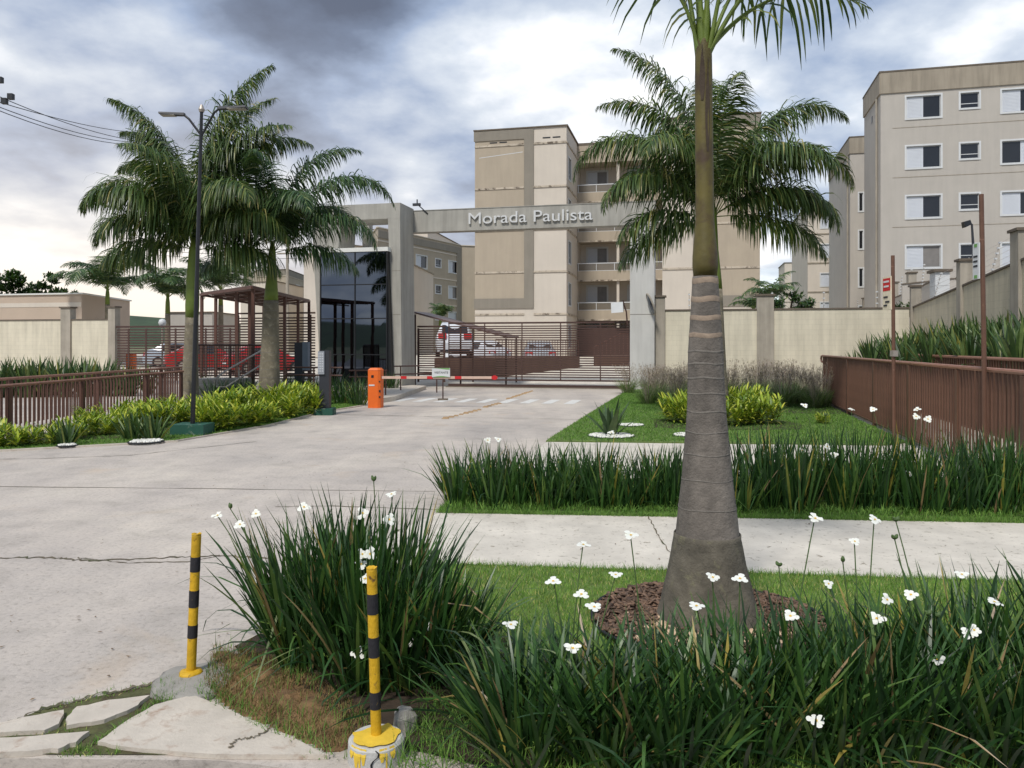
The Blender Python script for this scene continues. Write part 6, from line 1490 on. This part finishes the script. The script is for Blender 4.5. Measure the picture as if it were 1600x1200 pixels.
for i, (px, py, s, h) in enumerate([(1062, 662, 1.0, 1.05), (1098, 668, .9, 1.0), (1150, 666, 1.0, 1.05), (1192, 664, .95, 1.0), (1128, 650, 1.0, 1.15), (1080, 648, .8, 1.0), (1172, 648, 1.0, 1.1)]):
    x, y = GP(px, py); shrub('yellow green variegated shrub in the round clump behind the nearest palm trunk', x, y, SHB[i % 3], i * 1.9, (s * .86, h * .92), 'variegated shrubs on the right lawn')
for i, (px, py, s, h, small) in enumerate([(18, 700, 1, 1, 1), (62, 697, 1, 1.0, 1), (104, 690, 1, 1.1, 1), (150, 682, 1.2, 1.2, 1), (188, 676, 1, 1.3, 1), (238, 670, .9, .95, 0), (262, 660, .9, 1, 0), (336, 674, 1.0, 1.0, 0), (372, 668, 1.0, .95, 0), (360, 650, 1.1, 1.1, 0),
                                       (322, 655, 1, 1, 0), (412, 662, .9, .85, 0), (444, 654, 1.0, 1.05, 0), (480, 648, .95, 1.15, 0), (450, 638, 1.1, 1.2, 0), (400, 640, 1.1, 1.1, 0), (300, 664, .9, .9, 0), (205, 664, .8, .9, 0), (488, 634, 1, 1.1, 0), (-30, 700, 1.2, 1.2, 1), (140, 668, 1, 1.2, 1)]):
    x, y = GP(px, py); w_ = 'low beside the barred fence at far left' if px < 195 else 'around the lamp post' if px < 345 else 'between the lamp post and the intercom post'; shrub('yellow green variegated shrub ' + w_, x, y, (SHS if small else SHB)[i % 2], i * 1.3, (s * .86, h * .82), 'variegated shrubs, ' + w_)
x, y = GP(1285, 664); shrub('tiny lone yellow green shrub on the lawn by the ramp fence', x, y, SHS[0], 0, (.45, .6), None)

# --- sword-leaved plants, dark clumps, fountain grass -----------------------------------
PHR = [clump_mesh('leaves', 46, .16, .7, 1.15, .062, .65, .25, L_PHOR, 300 + i, 5, floppy=.02) for i in range(3)]
def sword(label, x, y, z, s, i, group, m=None, cat='plant', nm='sword_leaved_plant'):
    t = thing(nm, label, cat, (x, y, z), i * 1.7, group); t.scale = (s, s, s); link('leaves', (m or PHR)[i % len(m or PHR)], t, 'stuff')
k_ = 0
for (x, y) in [(9.0 + .25 * j, 20.5 - 1.1 * j) for j in range(0)] : pass
for j in range(12):
    f = j / 11
    for row in range(3):
        y = 23.5 - 12.5 * f + rnd.uniform(-.3, .3); x = 9.95 + row * .9 - 1.9 * f + rnd.uniform(-.2, .2) + .5
        z = 1.0 + .12 * row + .25 * f
        w_ = 'left of the shorter sign pole' if x / y < .487 else 'between the two sign poles' if x / y < .60 else 'right of the taller sign pole'; sword('broad sword leaved plant behind the ramp fence, ' + w_, x, y, z - (.35 if f < .05 else 0), .92 + .1 * row, k_, 'sword leaved plants behind the ramp fence, ' + w_); k_ += 1
for j in range(11):
    for row in range(2):
        sword('sword leaved plant in front of the cream wall on the far left', -19.5 + .68 * j + rnd.uniform(-.15, .15), 25.0 + row * 1.0 + .12 * j, 0, 1.28 if j < 9 else 1.0, k_, 'sword leaved plants by the left wall'); k_ += 1
DRK = [clump_mesh('leaves', 90, .2, .45, .8, .02, .6, .5, L_IRIS, 320 + i, 4) for i in range(2)]
for i, (px, py, d) in enumerate([(535, 632, 0), (560, 634, 0), (548, 622, 0), (528, 618, 0), (612, 612, 0), (590, 612, 0), (470, 622, 0), (360, 630, 0), (385, 625, 0), (335, 632, 0), (455, 618, 0), (575, 625, 0), (498, 622, 0), (330, 618, 0)]):
    x, y = GP(px, py); sword('dark strap leaved clump among the railings between the left palms and the orange cabinet', x, y, .03, 1.15, i, 'dark strap leaved clumps by the railings', DRK, 'plant', 'strap_leaved_plant')
AGV = [clump_mesh('leaves', 34, .09, .45, .72, .06, .9, .35, leafmat("grey_green_leaves", [(0, (.03, .06, .03)), (.6, (.07, .12, .05)), (1, (.14, .19, .08))], .5, .1), 330, 5, floppy=.03)]
CYC = [clump_mesh('leaves', 42, .14, .3, .6, .05, .75, .3, L_PHOR, 340, 5)]
# pebble dishes with a plant each
def pebbles(label, x, y, r_, n, z=.035, nm='pebble_ring'):
    t = thing(nm, label, 'pebbles', (x, y, z)); V = []; F = []; rr = random.Random(int(x * 10))
    for k in range(n):
        a = rr.uniform(0, 6.283); q = r_ * math.sqrt(rr.uniform(0, 1)); s_ = rr.uniform(.018, .034); o = len(V); cx_, cy_ = q * math.cos(a), q * math.sin(a)
        for (sx, sy, sz) in ((1, 0, 0), (0, 1, 0), (-1, 0, 0), (0, -1, 0), (.5, .5, .6), (-.5, .5, .6), (-.5, -.5, .6), (.5, -.5, .6)): V.append((cx_ + sx * s_, cy_ + sy * s_, sz * s_ + .01))
        for q_ in ((0, 1, 4, 4), (1, 2, 5, 5), (2, 3, 6, 6), (3, 0, 7, 7), (0, 4, 7, 7), (1, 5, 4, 4), (2, 6, 5, 5), (3, 7, 6, 6), (4, 5, 6, 7)): F.append([o + i for i in q_])
    mb = MB(); mb.lathe([(r_, -.01), (r_ * .97, .012), (.01, .014)], x, y, 28); mb.build('bed', M_PEBBLE, t)
    me = bpy.data.meshes.new('pebbles'); me.from_pydata(V, [], [tuple(dict.fromkeys(f)) for f in F]); me.materials.append(M_PEBBLE); link('pebbles', me, t, 'stuff')
    mb = MB(); mb.tube([(x + (r_ + .02) * math.cos(6.283 * k / 32), y + (r_ + .02) * math.sin(6.283 * k / 32), .03) for k in range(33)], .018, 5, cap=False); mb.build('edging', M_EDGE, t)
x, y = GP(955, 684); pebbles('round dish of white pebbles at the front of the right lawn', x, y, .40, 420); sword('grey green rosette plant rising from the white pebble dish', x + .02, y + .15, .03, 1.05, 0, None, AGV, 'plant', 'rosette_plant')
x, y = GP(985, 667); pebbles('narrow white pebble patch behind the pebble dish', x, y, .26, 160)
x, y = GP(1078, 683); pebbles('white pebble patch half hidden by the nearest palm trunk', x, y, .30, 160)
x, y = GP(228, 693); pebbles('white pebble patch in front of the dark spiky plant on the left lawn', x, y, .26, 160)
x, y = GP(200, 691); sword('dark spiky plant in white pebbles left of the lamp post', x, y + .2, .03, 1.0, 0, None, CYC, 'plant', 'spiky_plant')
x, y = GP(236, 690); sword('second dark spiky plant in white pebbles nearest the lamp post', x, y + .1, .03, 1.05, 0, None, CYC, 'plant', 'spiky_plant')
x, y = GP(104, 697); sword('dark spiky plant low in the yellow shrubs on the far left', x, y, .03, .9, 0, None, CYC, 'plant', 'spiky_plant')
x, y = GP(110, 698); pebbles('small white pebble scatter at the far left lawn edge', x, y - .1, .13, 60)
x, y = GP(1283, 668)
# fountain grass with purple plumes along the cream wall
def tuft_mesh(seed, n=260, H_=.85):
    r = np.random.default_rng(seed); a = r.uniform(0, 6.283, n); q = .22 * np.sqrt(r.uniform(0, 1, n)); base = np.stack([q * np.cos(a), q * np.sin(a), np.zeros(n)], 1)
    V1, F1 = blades(base, a + r.normal(0, .5, n), r.uniform(.1, .6, n), H_ * r.uniform(.7, 1.15, n), np.full(n, .010), r.uniform(.6, 1.5, n), 5)
    m = 70; a = r.uniform(0, 6.283, m); base = np.stack([.1 * np.cos(a), .1 * np.sin(a), np.zeros(m)], 1); ln = H_ * r.uniform(1.15, 1.7, m); le = r.uniform(.03, .35, m)
    V2, F2 = blades(base, a, le, ln, np.full(m, .006), r.uniform(.05, .25, m), 4)
    tips = V2.reshape(m, 5, 2, 3)[:, 3:5].mean(2); seedb = []
    for j in range(12): seedb.append(tips[:, 0] + (tips[:, 1] - tips[:, 0]) * r.uniform(-.3, 1, (m, 1)))
    sb = np.concatenate(seedb); k = len(sb)
    V3, F3 = blades(sb, r.uniform(0, 6.283, k), r.uniform(.2, 1.4, k), r.uniform(.04, .12, k), np.full(k, .010), np.zeros(k), 2, wprof=np.array([.6, 1, .3]))
    V, F, MI = join([(V1, F1, 0), (V2, F2, 1), (V3, F3, 1)]); return np_mesh('blades', V, F, [L_TUFT, L_PLUME], MI)
TFT = [tuft_mesh(400 + i) for i in range(3)]
for i, (x, y) in enumerate([(4.4, 23.6), (4.9, 22.9), (4.5, 25.0), (5.1, 24.6), (5.6, 25.6), (4.9, 26.6), (5.7, 27.0), (3.9, 22.4), (4.5, 21.8), (6.2, 26.4), (6.6, 25.2), (6.5, 23.6), (7.0, 22.6), (7.1, 24.4), (7.5, 21.6), (7.7, 23.4), (8.1, 20.9), (8.1, 22.4), (8.5, 21.4), (8.7, 22.6),
                            (7.9, 25.0), (8.5, 24.4), (8.9, 23.6), (8.9, 25.4), (7.3, 26.4), (4.1, 27.6), (5.0, 28.0), (8.3, 26.6), (9.2, 26.2), (6.4, 27.6)]):
    sd_ = 'left' if x < 5.9 else 'right'
    t = thing('fountain_grass', 'feathery fountain grass tuft with purple plumes along the cream wall, %s of the second palm' % sd_, 'ornamental grass', (x, y, .03), i * 2.1, 'fountain grass tufts, ' + sd_); s_ = rnd.uniform(.82, 1.05); t.scale = (s_, s_, s_ * (.86 if sd_ == 'right' else .8)); link('blades', TFT[i % 3], t, 'stuff')

# --- broadleaf trees --------------------------------------------------------------------
def tree(label, x, y, z0, pads, trunk_h, m=L_TREE, name='tree', n=900, ls=.16, cat='tree', seed=0):
    t = thing(name, label, cat, (x, y, z0)); r = np.random.default_rng(seed); mb = MB(); V = []; F = []
    mb.tube([(x, y, z0), (x + .1, y, z0 + trunk_h * .5), (x, y, z0 + trunk_h)], [.16, .13, .09], 8)
    C = []
    for (dx, dy, dz, rx, rz_) in pads:
        mb.tube([(x, y, z0 + trunk_h * .9), (x + dx * .5, y + dy * .5, z0 + trunk_h + (dz - trunk_h) * .65), (x + dx, y + dy, z0 + dz)], [.08, .05, .02], 5)
        k = int(n * rx); a = r.normal(0, .5, (k, 3)); ns = np.linalg.norm(a, axis=1, keepdims=True); a = a / ns * np.clip(ns, 0, 1)
        # cluster the leaves
        cc = r.normal(0, .5, (12, 3)); a = a * .35 + cc[r.integers(0, 12, k)] * .8
        C.append(a * np.array([rx, rx, rz_]) + np.array([dx, dy, dz]))
    mb.build('trunk', M_BRANCH, t)
    C = np.concatenate(C); k = len(C)
    V, F = blades(C, r.uniform(0, 6.283, k), r.uniform(.4, 2.2, k), ls * r.uniform(.7, 1.4, k), ls * .55 * r.uniform(.7, 1.2, k), r.uniform(-.3, .8, k), 2, wprof=np.array([.4, 1, .1]))
    obj_mesh('crown', V, F, m, None, t, 'stuff')
x, y, z = AT(28, 540, 62); tree('bushy green tree above the low flat roofed building', x, y, .3, [(-2.6, 0, 5.2, 1.8, 1.3), (-.8, 0, 6.6, 1.5, .8), (-1.4, .5, 5.0, 2.0, 1.2), (.9, 0, 5.2, 1.4, .7), (-3.8, 0, 6.2, 1.5, .8), (.6, .4, 4.4, 1.6, .8)], 3.2, n=700, ls=.34, seed=1)
x, y, z = AT(76, 540, 60); tree('smaller tree with open layered branches next to the bushy tree', x, y, .3, [(-.6, 0, 5.9, .9, .4), (.3, 0, 6.6, .7, .35), (1.0, 0, 5.4, .8, .3), (-.2, 0, 5.1, .8, .35)], 3.6, n=600, ls=.26, seed=2)
x, y, z = AT(1232, 540, 35); tree('dark leggy shrub peeking over the cream wall by the young palm', x, y, 0, [(-.5, 0, 3.6, .5, .4), (.2, 0, 3.9, .5, .35), (.9, 0, 3.5, .5, .3), (.5, 0, 3.4, .6, .3), (-1.0, 0, 3.5, .5, .35)], 2.4, name='shrub', n=420, ls=.2, cat='shrub', seed=3, m=L_PALMD)
x, y, z = AT(1412, 540, 30); tree('small green shrub top showing over the cream wall corner', x, y, 0, [(-.3, 0, 3.2, .4, .2), (.4, 0, 3.2, .4, .2)], 2.4, name='shrub', n=380, ls=.14, cat='shrub', seed=4)
# trees across the street, behind the camera, mirrored in the gatehouse glass
for i, (x, y, s_) in enumerate([(-46, -62, 1.5), (-34, -70, 1.7), (-22, -66, 1.4), (-58, -58, 1.6), (-12, -74, 1.6), (2, -70, 1.5), (16, -66, 1.5)]):
    tree(('leftmost', 'second', 'third', 'fourth', 'fifth', 'sixth', 'rightmost')[i] + ' broad dark tree in the row across the street', x, y, -.1, [(0, 0, 6 * s_, 4, 2.6), (-3, 1, 5 * s_, 3.5, 2), (3, -1, 5.2 * s_, 3.5, 2), (1, 2, 7 * s_, 2.8, 1.6)], 3.5, n=220, ls=.8, seed=30 + i)

# creeping ground cover and fallen litter
grass('ground_cover', [(-0.66, 8.0), (5.6, 7.6), (5.7, 8.0), (-.66, 8.5)], 1800, .09, .014, L_LUSH, z=.02, seed=50, lean=1.2)
V = []; F = []; r = random.Random(77)
for k in range(700):
    x = r.uniform(-3.8, 3.8); y = r.uniform(3.3, 13); 
    if 7.95 < y < 9.4 and x > -.6: continue
    a = r.uniform(0, 6.28); l_ = r.uniform(.005, .018); w_ = l_ * r.uniform(.15, .5); o = len(V); zt = .014 if (5.2 < y < 7.9 and x > -.9) else .006
    for (sx, sy) in ((-1, 0), (0, -1), (1, 0), (0, 1)): V.append((x + sx * l_ * math.cos(a) - sy * w_ * math.sin(a), y + sx * l_ * math.sin(a) + sy * w_ * math.cos(a), zt + r.uniform(0, .006)))
    F.append((o, o + 1, o + 2, o + 3))
obj_mesh('leaf_litter', V, F, mat("dry_litter", (112, 92, 66), .9, .2, 9, island=.4), None, None, 'stuff')
